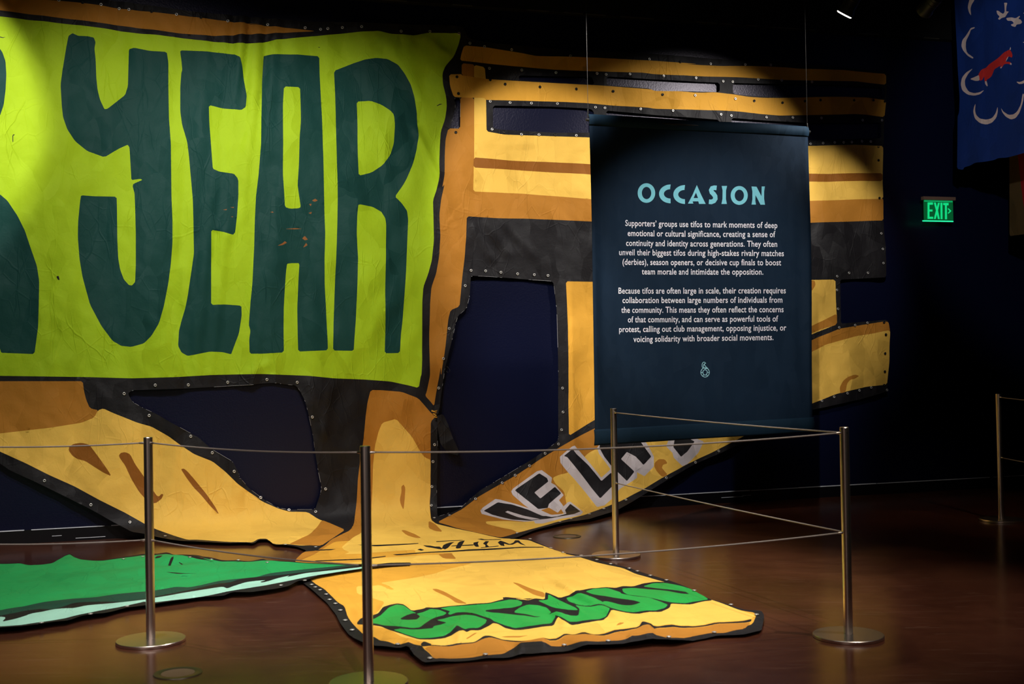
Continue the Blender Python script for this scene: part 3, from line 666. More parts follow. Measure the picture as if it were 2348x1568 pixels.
P2, TR = paint(REG + HOLES, 7., dense=(660, 1225, 1770, 1545, 4.))
P3, NR = drape(P2)
tifo = empty('hanging_banner', tuple(W(-1., .1, 0)), 'huge painted cloth with lime YEAR sign, hung on the wall and trailing across the floor', 'banner')
def sel(part): return {t[1]: TR[t] for t in TR if t[0] == part}
painted_obj('painted_cloth', P3, sel('cloth'), tifo)
panel = tag(painted_obj('sign_panel', P3, sel('panel'), tifo), 'lime green sign painted on the cloth')
for k in ('letter_p', 'letter_y', 'letter_e', 'letter_a', 'letter_r'):
    o = painted_obj('letter', P3, sel(k), panel)
tag(painted_obj('arm_lettering', P3, sel('lettering'), tifo), 'black letters edged in white on the slanting arm')
train = tag(painted_obj('floor_train', P3, sel('train'), tifo), 'yellow end of the cloth spread over the floor')
tag(painted_obj('floor_lettering', P3, sel('floor_letters'), train), 'green letters outlined in black')
painted_obj('scrawled_lettering', P3, sel('scrawl'), train)
# loose black flap knotted at the narrow waist
FL = T('g 340,395 385,380 405,395 430,450 470,560 522,680 510,710 440,692 370,620 352,500')
fp, ft = paint([(FL, 'black')], 8.)
f3, fn = drape(fp); f3 = f3 + fn * (.02 + .02 * vnoise(fp[:, 0] * .05, fp[:, 1] * .05, 3))[:, None]
tag(painted_obj('loose_flap', f3, ft, tifo), 'black torn flap hanging at the knot')
kp, kn = drape(T('g 300,352 322,360 345,352 335,372 310,375 338,390 320,402 345,405'))
MB().tube((kp + kn * .03).tolist(), .006).build('knot_cord', M['amber'], tifo, True)
rp_, rn = drape(T('g 432,0 445,12 458,30 455,45 440,50 428,38'))
MB().tube((rp_ + rn * .012).tolist(), .002, 6).build('cord_loop', M['wire'], tifo, True)

# frayed pale threads along the cut edges
fr = MB()
for hp in (HOLES[0][0], HOLES[1][0], HOLES[8][0]):
    q = chaikin(hp)
    for i in range(len(q)):
        a_, c_ = np.array(q[i]), np.array(q[(i + 1) % len(q)])
        if random.random() < .62:
            t0, t1 = sorted((random.uniform(0, .5), random.uniform(.5, 1)))
            pp, pn = drape([tuple(a_ + (c_ - a_) * t) for t in (t0, (t0 + t1) / 2, t1)])
            fr.tube((pp + pn * .003).tolist(), random.uniform(.0007, .0016), 5)
tag(fr.build('frayed_edge', M['fray'], tifo), 'pale frayed threads at the cut edges', None, None, 'stuff')

# eyelets along the borders
GR = T('a 470,2 808,42 952,72 1030,80 1410,117 1820,170 b 223,195 520,225 643,238 700,233 817,224 968,219 1286,252 1515,254 1748,270 1835,348 1952,375 1992,548 1998,812 2012,1035 '
       'i 600,400 1068,450 1698,475 680,563 953,583 1280,590 1352,598 1543,595 1813,610 2072,625 2066,764 587,823 757,828 966,830 1268,860 1343,865 1628,874 1888,886 680,1075 818,1078 1115,1085 '
       'j 447,512 722,518 925,522 545,652 621,655 825,637 1012,645 1255,657 643,792 528,916 610,926 893,938 1100,942 1330,945 1660,962 1815,962 1245,1150 1344,1145 1434,1140 1506,1140 1572,1137 1655,1130 1725,1132 '
       'v 400,640 405,720 407,793 172,860 237,842 332,842 173,930 180,1027 187,1122 271,1110 334,1098 434,1443 97,1498 160,1478 226,1460 288,1445 348,1430 d 1845,698 1962,702 2085,713 1798,820 1670,1162 1624,1402 . 1187,628 1225,630 1256,632 '
       'e 992,218 1240,150 1505,148 1820,127 1192,392 1524,558 1697,690 1870,838 2083,1048 727,1107 1038,1250 1320,1360 357,912 f 217,105 458,127 576,404 682,980 605,1167 167,1048 392,1150 1590,173 1550,624 1538,760 1530,962 1528,1118 1554,1214 '
       'g 1360,174 1362,365 1350,506 1324,620 1218,695 1090,793 977,870 873,931 662,1060 455,1195 1100,1385 1265,1458 1690,1140 1427,1225 1338,1250 995,1337 1575,1185 h 1205,675 1023,767 790,892 470,1070 295,1142 '
       't 147,607 184,635 230,663 290,705 323,755 380,795 428,860 475,957 542,1062 988,1222 1303,1350 1845,1303 u 640,297 780,322 900,355 1008,384 1150,418 1213,440 1312,477 1437,517 1650,597 1932,700 2130,790 1803,915 1455,985 988,1005 650,1018 r 1145,315 855,292 680,452')
GD = T('a 1210,95 1605,140 660,22 2000,188 b 1732,617 1743,750 1722,1060 i 825,698 548,675 1117,713 1411,732 1806,758 950,1080 1945,498 430,640 540,1055 j 795,808 1322,803 1020,823 1200,810 1592,803 1748,802 1838,812 1790,1172 1790,1282 v 390,193 392,458 423,1158 425,1255 423,1348 415,1095 420,1418')
def ring_mesh(name, R, r, mat, seg=14, ts=6):
    me = bpy.data.meshes.new(name); v = []; f = []
    for i in range(seg):
        a = 2 * math.pi * i / seg
        for j in range(ts):
            c = 2 * math.pi * j / ts
            v.append(((R + r * math.cos(c)) * math.cos(a), (R + r * math.cos(c)) * math.sin(a), r * .5 * math.sin(c)))
    for i in range(seg):
        for j in range(ts):
            f.append((i * ts + j, ((i + 1) % seg) * ts + j, ((i + 1) % seg) * ts + (j + 1) % ts, i * ts + (j + 1) % ts))
    me.from_pydata(v, [], f); me.materials.append(mat)
    for p in me.polygons: p.use_smooth = True
    return me
gp, gn = drape(GR)
order = np.argsort(np.linalg.norm(gp - CAM, axis=1))
gm = ring_mesh('eyelet', .0085, .0042, M['eyelet'])
off = world_loc(tifo)
rest = MB()
for rank, i in enumerate(order):
    q = Vector(gn[i]).to_track_quat('Z', 'Y'); p = Vector(gp[i] + gn[i] * .006)
    if rank < 100:
        o = bpy.data.objects.new('eyelet', gm); COL.objects.link(o); o.parent = tifo
        o.location = p - off; o.rotation_mode = 'QUATERNION'; o.rotation_quaternion = q
    else:
        rest.add([p + q @ Vector(v.co) for v in gm.vertices], [list(f.vertices) for f in gm.polygons])
tag(rest.build('eyelet_rest', M['eyelet'], tifo, True), kind='stuff')
dp, dn = drape(GD)
for i in range(len(GD)):
    mb = MB().lathe(dp[i] + dn[i] * .002, dn[i], [(.0125, 0), (.012, .004), (.006, .006), (.0055, .003)], 14)
    mb.build('snap_button', M['eyelet_dark'], tifo, True)

# ------------------------------------------------------------------ green cloth on the floor at left
GO = T('. -150,1292 p 0,376 190,373 280,393 400,400 520,398 560,373 620,338 680,318 720,332 775,378 1000,363 1300,328 1420,308 1520,296 1640,280 1700,300 1800,320 1900,326 2080,345 z 420,92 520,97 680,115 830,119 940,127 1040,112 1078,135 1200,139 1360,150 1600,158 1870,164 1960,168 2100,152 2280,148 2286,160 2100,172 1960,187 1870,207 1700,232 1500,267 1430,292 1380,302 1330,307 1260,347 1150,372 950,402 780,407 700,427 500,437 380,457 130,492 p 1250,818 1150,842 1020,882 880,897 800,912 640,957 560,962 400,987 200,1022 0,1037 . -150,1462')
GG = T('. -150,1294 p 0,380 190,377 280,397 400,404 520,402 560,377 620,343 680,328 720,342 770,383 1000,368 1300,335 1420,316 1520,306 1640,292 1700,314 1800,334 1900,342 2080,358 z 520,108 680,124 830,128 940,134 1040,128 1200,146 1360,155 1600,163 1750,170 1600,190 1400,210 1100,245 1000,270 700,305 420,355 300,350 130,378 p 1420,670 900,730 700,725 450,760 200,810 0,855 . -150,1412')
GB = T('. -150,1410 p 0,852 200,807 450,757 700,722 900,727 1420,667 z 300,347 420,352 700,302 1000,267 1100,242 1400,207 1600,187 1750,169 1900,168 1750,185 1400,232 1250,250 1080,268 900,285 780,310 700,325 500,365 300,398 p 1420,742 1200,775 900,790 720,795 560,845 400,850 250,870 0,915 . -150,1430')
GM_ = T('. -150,1452 p 0,925 60,930 20,975 150,945 300,890 520,850 720,845 850,820 1050,795 1420,748 z 350,402 700,357 740,372 780,355 900,322 1000,308 1065,305 1010,322 1040,328 1150,292 1265,265 1235,280 1400,242 1870,187 1960,176 1960,180 1870,200 1500,260 1300,300 1150,330 900,385 700,410 400,450 130,480 p 1420,760 1150,820 870,872 640,932 400,968 200,1007 0,1022')
GR2 = [(GO, 'black'), (GG, 'green'), (GB, 'bottle'), (GM_, 'mint')] + [(T(s_), 'black') for s_ in ('p 1508,360 1545,323 1594,320 1570,352', 'p 1638,400 1670,350 1702,340 1660,427', 'p 1743,370 1788,380 1780,402', 'z 215,225 330,224 490,232 330,233')]
gp2, gt2 = paint(GR2, 6.)
G3 = np.array([on_z(x, y, .026) for x, y in gp2])
s_, n_ = (G3 - W0) @ DS, (G3 - W0) @ DN
hg = .026 * vnoise(s_ * 2.6 + n_ * 2, n_ * 4.5, 11) + .008 * np.abs(vnoise(s_ * 4 + n_ * 3, n_ * 8, 12) - .5) * 2
hump = np.exp(-(((gp2[:, 0] - 160) / 45) ** 2 + ((gp2[:, 1] - 1290) / 18) ** 2))
rise = np.clip((gp2[:, 0] - 560) / 110, 0, 1)
G3[:, 2] = .012 + hg * (1 - .7 * rise) + .014 * rise + .03 * hump
groot = empty('green_banner', tuple(on_z(200, 1370)), 'bright green cloth with a mint edge lying flat on the floor at far left', 'banner')
painted_obj('painted_cloth', G3, gt2, groot)
eg = T('p 1207,345 1395,322 885,882 405,967 1240,806 1855,328 z 605,118 830,122 1075,142 1190,335 1390,294')
for x, y in eg:
    p = on_z(x, y, .036)
    o = bpy.data.objects.new('eyelet', gm); COL.objects.link(o); o.parent = groot
    o.location = Vector(p) - world_loc(groot)

# ------------------------------------------------------------------ hanging text panel
NB = 1.5
C4 = [on_n(1350, 262, NB), on_n(1852, 290, NB), on_n(1863, 990, NB), on_n(1363, 1021, NB)]
sz = [(sn(p)[0], p[2]) for p in C4]
S0, S1 = (sz[0][0] + sz[3][0]) / 2, (sz[1][0] + sz[2][0]) / 2
ZT, ZB = (sz[0][1] + sz[1][1]) / 2, (sz[2][1] + sz[3][1]) / 2
def bdisp(u, v):
    """gentle hang of the cloth; u across 0..1, v down 0..1"""
    e = np.abs(u - .5) * 2
    return (.012 * np.sin(u * 9 + 1) * .5 + (.05 * np.sin(e * 40) * np.clip(e - .78, 0, 1) + .05 * np.clip(e - .8, 0, 1) ** 2 * 6) * np.sin(v * 3.1)
            + .010 * vnoise(u * 7 + v * 2.5, v * 2, 21) * np.clip(e - .3, 0, 1) + .006 * np.sin(u * 5 + v * 8) * v)
def bpt(u, v, out=0.):
    u = np.asarray(u, float); v = np.asarray(v, float)
    sT = sz[0][0] + (sz[1][0] - sz[0][0]) * u; sB = sz[3][0] + (sz[2][0] - sz[3][0]) * u
    zT = sz[0][1] + (sz[1][1] - sz[0][1]) * u; zB = sz[3][1] + (sz[2][1] - sz[3][1]) * u
    s_ = sT + (sB - sT) * v; z_ = zT + (zB - zT) * v
    n_ = NB + bdisp(u, v) + out
    return W0 + s_[..., None] * DS + n_[..., None] * DN + z_[..., None] * np.array([0, 0, 1.])
def grid_obj(name, u0, u1, v0, v1, nu, nv, out, mat, parent, th=.004, bulge=0.):
    U, V_ = np.meshgrid(np.linspace(u0, u1, nu), np.linspace(v0, v1, nv))
    q = (V_ - v0) / (v1 - v0)
    P = bpt(U, V_, 0.) + (out + bulge * np.sin(q * math.pi))[..., None] * DN
    v = P.reshape(-1, 3).tolist()
    f = [(j * nu + i, (j + 1) * nu + i, (j + 1) * nu + i + 1, j * nu + i + 1) for j in range(nv - 1) for i in range(nu - 1)]
    o = cloth_uv(obj(name, v, f, mat, parent, None, True))
    md = o.modifiers.new('thickness', 'SOLIDIFY'); md.thickness = th; md.offset = -1
    return o
info = empty('information_banner', tuple(W((S0 + S1) / 2, NB, ZB)), 'dark blue OCCASION text banner hanging on wires in front of the painted cloth', 'banner')
grid_obj('banner_fabric', 0, 1, .02, .98, 61, 81, 0., M['navy_cloth'], info)
grid_obj('top_sleeve', -.002, 1.002, 0, .034, 41, 9, .002, M['hem'], info, .006, .014)
grid_obj('bottom_hem', -.004, 1.006, .952, 1., 41, 9, .002, M['hem'], info, .006, .012)
ra = bpt(np.array([-.012]), np.array([.017]))[0]; rb = bpt(np.array([1.012]), np.array([.017]))[0]
MB().tube([ra - DN * .003, rb - DN * .003], .011, 12).build('hanging_rod', M['lampblack'], info, True)
for px, py, tx in ((1348.5, 245, 1348), (1851, 277, 1847)):
    p = on_n(px, py + 20, NB); t = p.copy(); t[2] = 4.99
    MB().tube([p, (p + t) / 2, t], .0015, 6).build('hanging_wire', M['wire'], info)
    MB().lathe(p - np.array([0, 0, .01]), (0, 0, 1), [(.006, 0), (.006, .05), (.003, .06)], 10).build('wire_clamp', M['wire'], info)
def uv_of(px, py):
    p = on_n(px, py, NB); s_, z_ = sn(p)[0], p[2]
    u = .5; v = .5
    for _ in range(6):
        v = (z_ - (sz[0][1] + (sz[1][1] - sz[0][1]) * u)) / ((sz[3][1] + (sz[2][1] - sz[3][1]) * u) - (sz[0][1] + (sz[1][1] - sz[0][1]) * u))
        a = sz[0][0] + (sz[3][0] - sz[0][0]) * v; c = sz[1][0] + (sz[2][0] - sz[1][0]) * v
        u = (s_ - a) / (c - a)
    return u, v
def flat_on_banner(name, P2d, groups, parent, out=.003):
    uv = np.array([uv_of(x, y) for x, y in P2d])
    return painted_obj(name, bpt(uv[:, 0], uv[:, 1], out), groups, parent, False)
# printed title, drawn letter by letter
def arc(cx, cy, rx, ry, a0, a1, n=28):
    return [(cx + rx * math.cos(math.radians(a0 + (a1 - a0) * i / n)), cy + ry * math.sin(math.radians(a0 + (a1 - a0) * i / n))) for i in range(n + 1)]
def zO(pts, z='O'):
    k = ZK[z]; return [(k[0] + x / k[2], k[1] + y / k[2]) for x, y in pts]
LET = []
def add_letter(regs):
    P, t = paint(regs, None, 0)
    LET.append((P, t))
add_letter([(zO(arc(505, 152, 73, 80, 0, 352, 44)), 'print_blue'), (zO(arc(506, 152, 39, 50, 0, 352, 40)), None)])
for cx, cy in ((706, 158), (824, 163)):
    add_letter([(zO(arc(cx, cy, 96, 77, 270, 90, 30) + [(cx - 1, cy + 38)] + arc(cx - 1, cy, 55, 38, 90, 270, 26) + [(cx - 5, cy - 40)]), 'print_blue')])
add_letter([(zO([(920, 86), (955, 165), (992, 240), (938, 240), (932, 219), (886, 219), (892, 237), (848, 237), (886, 165)]), 'print_blue'), (zO([(913, 148), (930, 192), (894, 192)]), None)])
l_, r_ = stroke([(1080, 110), (1062, 108), (1044, 112), (1036, 128), (1042, 146), (1056, 160), (1068, 178), (1070, 198), (1058, 216), (1038, 224), (1018, 222)], 38)
add_letter([(zO(l_ + r_[::-1]), 'print_blue')])
add_letter([(zO([(1120, 94), (1164, 94), (1156, 130), (1155, 200), (1163, 241), (1119, 241), (1127, 200), (1128, 130)]), 'print_blue')])
add_letter([(zO(arc(1262, 172, 69, 77, 0, 352, 44)), 'print_blue'), (zO(arc(1263, 172, 37, 47, 0, 352, 40)), None)])
add_letter([(zO([(1361, 99), (1402, 101), (1442, 178), (1444, 99), (1470, 99), (1464, 140), (1464, 200), (1471, 248), (1434, 248), (1394, 170), (1392, 215), (1397, 247), (1361, 247), (1368, 205), (1368, 140)]), 'print_blue')])
allP = []; allF = []
for P, t in LET:
    k = sum(len(q) for q in allP); allP.append(P); allF.append(t['print_blue'] + k)
tag(flat_on_banner('title_lettering', np.concatenate(allP), {'print_blue': np.concatenate(allF)}, info), 'pale blue word OCCASION')
# paragraphs
def text_mesh(body):
    cu = bpy.data.curves.new('text', 'FONT'); cu.body = body; cu.size = 1; cu.resolution_u = 3
    cu.offset = .012; cu.space_character = 1.04
    o = bpy.data.objects.new('text', cu); COL.objects.link(o)
    dg = bpy.context.evaluated_depsgraph_get(); dg.update()
    me = bpy.data.meshes.new_from_object(o.evaluated_get(dg))
    v = np.array([(q.co.x, q.co.y) for q in me.vertices])
    tri = []
    for p in me.polygons:
        vs_ = list(p.vertices)
        for i in range(1, len(vs_) - 1): tri.append((vs_[0], vs_[i], vs_[i + 1]))
    bpy.data.objects.remove(o); bpy.data.curves.remove(cu); bpy.data.meshes.remove(me)
    return v, np.array(tri)
LINES = [[("Supporters\u2019 groups use tifos to mark moments of deep", 330, 1572, 421, 439), ("emotional or cultural significance, creating a sense of", 350, 1555, 503, 513),
          ("continuity and identity across generations. They often", 337, 1570, 583, 592), ("unveil their biggest tifos during high-stakes rivalry matches", 280, 1625, 659, 668),
          ("(derbies), season openers, or decisive cup finals to boost", 308, 1602, 738, 743), ("team morale and intimidate the opposition.", 468, 1455, 816, 819)],
         [("Because tifos are often large in scale, their creation requires", 275, 1640, 973, 971), ("collaboration between large numbers of individuals from", 308, 1612, 1050, 1047),
          ("the community. This means they often reflect the concerns", 298, 1622, 1130, 1125), ("of that community, and can serve as powerful tools of", 352, 1578, 1208, 1201),
          ("protest, calling out club management, opposing injustice, or", 280, 1645, 1288, 1274), ("voicing solidarity with broader social movements.", 397, 1540, 1369, 1352)]]
for para in LINES:
    for body, x0, x1, y0, y1 in para:
        v, tri = text_mesh(body)
        t = (v[:, 0] - v[:, 0].min()) / (v[:, 0].max() - v[:, 0].min())
        px = x0 + t * (x1 - x0); py = y0 + t * (y1 - y0) - v[:, 1] * 70
        flat_on_banner('text_line', np.array(zO(np.stack([px, py], 1))), {'print_white': tri}, info)
# little round emblem with a plume
regs = []
EM = [(arc(985, 935, 168, 185, 0, 352, 44), True), (arc(985, 925, 88, 92, 180, 360, 16) + [(1060, 985), (1020, 1030), (985, 1050), (950, 1030), (905, 985)], True),
      ([(820, 945), (895, 940)], False), ([(1070, 940), (1150, 945)], False), ([(930, 1030), (890, 1085)], False), ([(1040, 1030), (1085, 1080)], False), ([(975, 840), (985, 800)], False),
      ([(895, 760), (865, 700), (862, 620), (885, 555), (925, 525), (965, 528), (985, 550), (1015, 568), (985, 580), (950, 605), (925, 630), (918, 690), (930, 745), (975, 780), (1085, 785)], False),
      ([(950, 620), (975, 660), (1010, 705), (1060, 745), (1100, 790)], False), ([(895, 760), (925, 740)], False)]
EP = []; EF = []
for pts, closed in EM:
    l_, r_ = stroke(pts, 26, closed); k = sum(len(q) for q in EP); n = len(pts)
    EP.append(np.array(zO(l_ + r_, 'E')))
    for i in range(n if closed else n - 1):
        j = (i + 1) % n
        EF += [(k + i, k + j, k + n + j), (k + i, k + n + j, k + n + i)]
flat_on_banner('emblem', np.concatenate(EP), {'print_sky': np.array(EF)}, info)

# ------------------------------------------------------------------ barrier posts and cords
POSTS = {'A': (-1.79, 5.954), 'B': (-.625, 5.109), 'C': (1.579, 5.807), 'D': (.678, 8.22), 'E': (3.834, 9.602)}
LAB = {'A': 'brushed steel barrier post on round base in front of the green floor cloth', 'B': 'nearest brushed steel barrier post, its base cut by the bottom of the picture',
       'C': 'brushed steel barrier post standing alone on bare floor at front right', 'D': 'brushed steel barrier post beside the floor cloth edge, in front of the OCCASION banner',
       'E': 'steel barrier post in the dark far right, below the exit sign'}
ZU, ZL = .972, .497
aw = np.array(POSTS['A']); d_ = on_z(0, 1031, ZU - .02)[:2] - aw
POSTS['L'] = tuple(aw + d_ * 1.35)
LAB['L'] = 'steel barrier post at the left end of the barrier, out of the picture'
ew = np.array(POSTS['E']); d_ = on_z(2348, 914, ZU)[:2] - ew
POSTS['R'] = tuple(ew + d_ / np.linalg.norm(d_) * 1.6)
LAB['R'] = 'steel barrier post at the right end of the barrier, out of the picture'
CORDS = [('L', 'A'), ('A', 'B'), ('B', 'C'), ('D', 'C'), ('E', 'R')]
PR = .0218
for k, (x, y) in POSTS.items():
    r = empty('barrier_post', (x, y, 0), LAB[k], 'barrier post', 'steel barrier posts round the display')
    autosmooth(MB().lathe((x, y, 0), (0, 0, 1), [(.160, 0), (.1655, .002), (.1655, .013), (.163, .0155), (.10, .017), (.026, .0175)], 72).build('base', M['steel'], r), 30)
    autosmooth(MB().lathe((x, y, .017), (0, 0, 1), [(PR, 0), (PR, .978)], 40).build('pole', M['steel'], r), 30)
    autosmooth(MB().lathe((x, y, .994), (0, 0, 1), [(PR, 0), (PR, .004), (PR - .002, .006)], 40).build('cap', M['steel'], r), 30)
    for a, c in CORDS:
        if k in (a, c):
            o2 = POSTS[c if k == a else a]; d = np.array([o2[0] - x, o2[1] - y, 0]); d /= np.linalg.norm(d)
            for z in (ZU, ZL):
                autosmooth(MB().lathe(np.array([x, y, z]) + d * (PR - .002), d, [(.006, 0), (.006, .010), (.0045, .024)], 12).build('cord_socket', M['steel'], r))
    if k in 'CDB':
        for z in (ZU + .002, ZL):
            v = np.array([-x, -y, 0]); v /= np.linalg.norm(v); v = np.array([v[0] * .8 - v[1] * .6, v[1] * .8 + v[0] * .6, 0])
            MB().lathe(np.array([x, y, z]) + v * (PR - .001), v, [(.0035, 0), (.0035, .0015)], 10).build('set_screw', M['lampblack'], r)
CL = {('L', 'A'): 'cord running left from the post by the green floor cloth', ('A', 'B'): 'cord between the green-cloth post and the nearest post',
      ('B', 'C'): 'long cord from the nearest post to the front right post', ('D', 'C'): 'cord from the post by the OCCASION banner to the front right post', ('E', 'R'): 'cord running right from the far post in the dark'}
for a, c in CORDS:
    for z, nm in ((ZU, 'upper'), (ZL, 'lower')):
        p, q = np.array(POSTS[a] + (z,)), np.array(POSTS[c] + (z,)); d = (q - p) / np.linalg.norm(q - p)
        p, q = p + d * (PR + .0225), q - d * (PR + .0225)
        sag = .018 * np.linalg.norm(q - p) / 1.6 if a != 'D' else .006
        pts = [p + (q - p) * t - np.array([0, 0, 4 * sag * t * (1 - t)]) for t in np.linspace(0, 1, 25)]
        o = MB().tube(pts, .0036, 8).build('barrier_rope', M['cord'], None, True)
        tag(o, 'grey ' + nm + ' ' + CL[(a, c)], 'rope', 'ropes strung between the barrier posts')

# ------------------------------------------------------------------ exit sign
ex = [on_n(*T('X %d,%d' % q)[0], .13) for q in ((480, 215), (1940, 240), (1870, 1350), (450, 1320))]
es = [(sn(p)[0], p[2]) for p in ex]
s0, s1 = es[0][0], es[1][0] - .004; zt, zb = (es[0][1] + es[1][1]) / 2, (es[2][1] + es[3][1]) / 2
zc = zt - (zt - zb) * .135
exit_s = empty('exit_sign', tuple(W((s0 + s1) / 2, .13, zb)), 'lit green EXIT sign with an arrow on the dark wall at right', 'sign')
MB().wbox(s0, s1, .112, .15, zc, zt).build('canopy', M['sign_metal'], exit_s)
MB().wbox(s0 + .14, s1 - .14, .0, .112, zc + .012, zt - .006).build('wall_bracket', M['lampblack'], exit_s)
MB().wbox(s0 + .02, s1 - .015, .120, .128, zb + .012, zc).build('sign_panel', M['sign_panel'], exit_s)
MB().wbox(s0 + .004, s1 - .015, .119, .129, zb, zb + .011).build('lit_edge', M['sign_edge'], exit_s)
MB().wbox(s0 + .022, s1 - .02, .1285, .1295, zc - .016, zc - .002).build('lit_edge', plain('sign_glow', (.01, .3, .1), .4, 0, .3, (.003, .28, .085), 1.), exit_s)
for s_ in ('X 722,470 965,470 965,575 810,575 810,790 945,790 945,880 810,880 810,1115 975,1115 975,1210 722,1210', 'X 1005,480 1095,480 1142,690 1190,490 1272,490 1192,830 1272,1218 1190,1218 1142,1010 1090,1215 1005,1215 1100,830',
           'X 1300,485 1390,485 1395,1222 1310,1222', 'X 1425,490 1672,495 1665,605 1590,600 1598,1230 1505,1230 1505,595 1425,585'):
    P, t = paint([(T(s_), 'sign_letter')], None, 0)
    painted_obj('letter', np.array([on_n(x, y, .131) for x, y in P]), t, exit_s, False)
P, t = paint([(T('X 1625,755 1670,735 1795,855 1670,975 1625,955 1715,855'), 'sign_letter')], None, 0)
painted_obj('arrow', np.array([on_n(x, y, .131) for x, y in P]), t, exit_s, False)

# ------------------------------------------------------------------ hanging flags at right
SF = 4.15
FR = [(T('F 1275,-300 1275,0 1285,300 1305,800 1330,1150 1325,1320 1305,1370 G 765,130 762,560 835,572 845,540 915,520 975,485 1100,475 1200,455 1250,430 1360,425 1568,370 . 2420,326 2520,300 2520,-60'), ('flag', 'blue'))]
for s_ in ('F 1455,-40 1510,-40 1500,5 1470,50 1455,100 1464,187 1440,150 1426,90 1433,40', 'F 1507,318 1507,330 1460,350 1445,400 1400,480 1395,560 1410,620 1492,675 1485,690 1420,657 1370,602 1343,540 1358,470 1400,420 1440,360 1460,328',
           'F 1488,800 1420,870 1385,940 1390,1010 1430,1075 1500,1095 1560,1085 1613,1055 1570,1107 1500,1124 1420,1112 1358,1062 1340,990 1353,910 1400,848', 'F 1516,1215 1510,1300 1525,1350 1570,1395 1640,1405 1710,1390 1755,1330 1778,1250 1780,1310 1762,1382 1710,1442 1640,1464 1570,1447 1508,1392 1488,1310 1500,1250',
           'F 1814,1266 1840,1310 1900,1350 1960,1345 2010,1310 2060,1220 2080,1095 2095,1110 2085,1200 2040,1322 1990,1387 1930,1404 1870,1372 1830,1322', 'F 1998,958 2050,965 2120,930 2170,850 2150,940 2080,985 2030,987', 'F 2073,155 2120,125 2160,60 2140,140 2100,165', 'F 2073,495 2130,490 2180,440 2150,505 2100,508'):
    FR.append((T(s_), ('moon%d' % len(FR), 'cream')))
for s_ in ('F 1772,123 1800,130 1815,145 1850,165 1870,140 1868,60 1862,33 1903,33 1890,80 1885,135 1918,135 1895,165 1875,200 1830,212 1805,234 1788,220 1810,195 1780,165', 'F 1882,213 1940,203 1990,215 2030,186 2043,193 2020,220 2050,230 2069,260 2050,282 2000,287 1985,317 1950,307 1933,290 1970,275 1950,245 1900,245'):
    FR.append((T(s_), ('bird%d' % len(FR), 'cream')))
FR.append((T('F 1915,583 1937,600 1955,650 1945,677 1910,662 1890,690 1870,725 1920,726 1943,745 1935,762 1890,747 1850,757 1830,792 1810,802 1803,785 1830,760 1780,790 1740,812 1715,882 1690,912 1642,937 1642,962 1615,962 1610,892 1590,942 1560,947 1548,880 1578,818 1640,793 1680,753 1780,688 1850,618'), ('fox', 'fox')))
for s_ in ('F 1445,928 1520,898 1557,880 1562,947 1510,950', 'F 1932,545 1934,582 1916,587', 'F 1618,952 1642,952 1658,1005 1648,1015 1622,985', 'F 1923,737 1944,745 1940,764 1923,757', 'F 1808,792 1832,778 1815,808', 'F 1907,655 1882,690 1870,727 1895,690'):
    FR.append((T(s_), ('fox', 'cream')))
fp2, ft2 = paint(FR, 9.)
F3 = np.array([on_s(x, y, SF) for x, y in fp2])
fl_n = (F3 - W0) @ DN
F3 += DS * (.025 * (vnoise(fl_n * 4 + F3[:, 2], F3[:, 2] * .8, 31) - .5) + .012 * (vnoise(fl_n * 12, F3[:, 2] * 2, 32) - .5))[:, None]
nmid = float(fl_n.mean())
flag = empty('hanging_flag', tuple(W(SF, nmid, F3[:, 2].min())), 'blue flag with white crescents and a leaping red fox hanging at top right', 'flag')
def fs(part): return {t[1]: ft2[t] for t in ft2 if t[0] == part}
painted_obj('flag_cloth', F3, fs('flag'), flag)
for part in sorted({t[0] for t in ft2}):
    if part[:4] == 'moon': painted_obj('crescent', F3, fs(part), flag)
    if part[:4] == 'bird': painted_obj('bird_figure', F3, fs(part), flag)
tag(painted_obj('fox_figure', F3, fs('fox'), flag), 'leaping red fox with white tail tip')
def cross_mb(nl, nr, z0, z1, s_):
    return MB().wbox(s_ - .012, s_ + .012, min(nl, nr), max(nl, nr), z0, z1)
nA, nB = float(fl_n.min()), float(fl_n.max()); zt = float(F3[:, 2].max())
cross_mb(nA - .05, nB + .05, zt - .02, zt + .004, SF).build('hanging_rod', M['lampblack'], flag)
for n_ in (nA + .1, nB - .1): MB().tube([W(SF, n_, zt), W(SF, n_, 4.995)], .0025, 6).build('hanging_wire', M['wire'], flag)
# the second flag behind it
SR = 4.75
RR = [(T('. 2314,300 2314,541 2348,537 2500,520 2500,280'), 'tan'), (T('. 2331,300 2334,352 2339,400 2348,478 2370,540 2500,525 2500,280'), 'red')]
rp2, rt2 = paint(RR, 9., .05)
R3 = np.array([on_s(x, y, SR) for x, y in rp2])
rn_ = (R3 - W0) @ DN
R3 += DS * (.02 * (vnoise(rn_ * 5, R3[:, 2], 41) - .5))[:, None]
flag2 = empty('hanging_flag', tuple(W(SR, float(rn_.mean()), R3[:, 2].min())), 'tan and dark red flag hanging behind the blue flag, cut by the picture edge', 'flag')
painted_obj('flag_cloth', R3, rt2, flag2)
zt = float(R3[:, 2].max())
cross_mb(float(rn_.min()) - .03, float(rn_.max()) + .03, zt - .02, zt + .004, SR).build('hanging_rod', M['lampblack'], flag2)
for n_ in (float(rn_.min()) + .05, float(rn_.max()) - .05): MB().tube([W(SR, n_, zt), W(SR, n_, 4.995)], .0025, 6).build('hanging_wire', M['wire'], flag2)

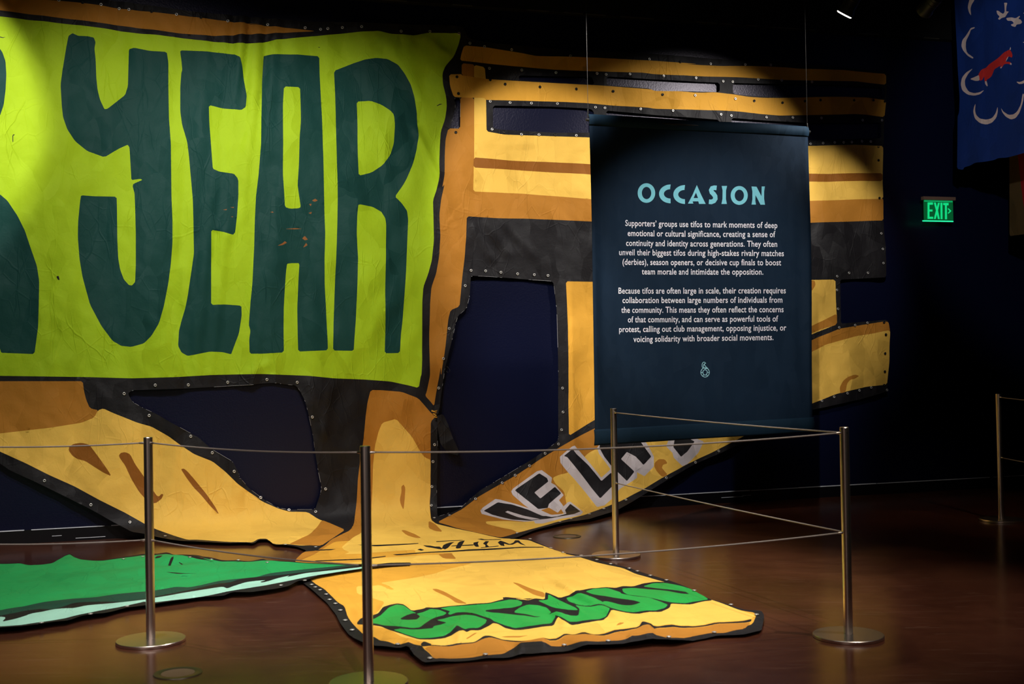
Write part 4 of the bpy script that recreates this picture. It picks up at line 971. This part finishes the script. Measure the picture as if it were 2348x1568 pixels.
# ------------------------------------------------------------------ track lights near the top edge
NT, ZTK = 2.5, 4.22
trk = MB().wbox(-6, 5, NT - .018, NT + .018, ZTK, ZTK + .035)
for s_ in (-5.5, -2.5, .5, 3.5): trk.wbox(s_ - .008, s_ + .008, NT - .008, NT + .008, ZTK + .035, 4.998)
tag(trk.build('lighting_track', M['lampblack']), 'black lighting track hung under the ceiling above the banner', 'lighting track')
def head(px, py, aim, label, lit):
    c = on_n(px, py, NT); a = W(*aim) - c; a /= np.linalg.norm(a)
    r = empty('track_spotlight', tuple(c), label, 'spotlight', 'track spotlights above the display')
    autosmooth(MB().lathe(c - a * .17, a, [(.035, 0), (.048, .01), (.05, .12), (.060, .14), (.060, .166), (.054, .166), (.05, .15)], 28).build('lamp_body', M['lampblack'], r))
    MB().lathe(c - a * .006, a, [(.056, 0), (.056, .008), (.05, .012)], 28).build('lens', M['lens'] if lit else M['lampblack'], r)
    b_ = c - a * .1
    MB().tube([b_, b_ + np.array([0, 0, .08]), np.array([b_[0], b_[1], ZTK])], .008, 8).build('stem', M['lampblack'], r, True)
    for t in (.03, .06):
        MB().lathe(c - a * (.17 - t), a, [(.0495, 0), (.051, .003), (.0495, .006)], 28).build('cooling_fin', M['wire'], r)
head(1936, 33, (1.12, 1.5, 2.15), 'black track spotlight with a bright lens edge, left of the two near the top', True)
head(2117, 28, (2.2, 0, 2.6), 'black track spotlight barely visible in the dark, right of the two near the top', False)

# ------------------------------------------------------------------ round floor outlets
for px, py, lab in ((408, 1544, 'round metal floor outlet set in the brown floor near the bottom left'), (1300, 1230, 'round floor outlet in the brown floor behind the yellow floor cloth')):
    c = on_z(px, py)
    r = empty('floor_outlet', tuple(c), lab, 'floor outlet', 'round floor outlets')
    autosmooth(MB().lathe(c, (0, 0, 1), [(.106, 0), (.104, .004), (.078, .005), (.074, .002)], 48).build('outlet_ring', M['outlet'], r), 50)
    MB().lathe(c + np.array([0, 0, .001]), (0, 0, 1), [(.073, 0), (.072, .002)], 48).build('outlet_cover', M['outlet_in'], r)
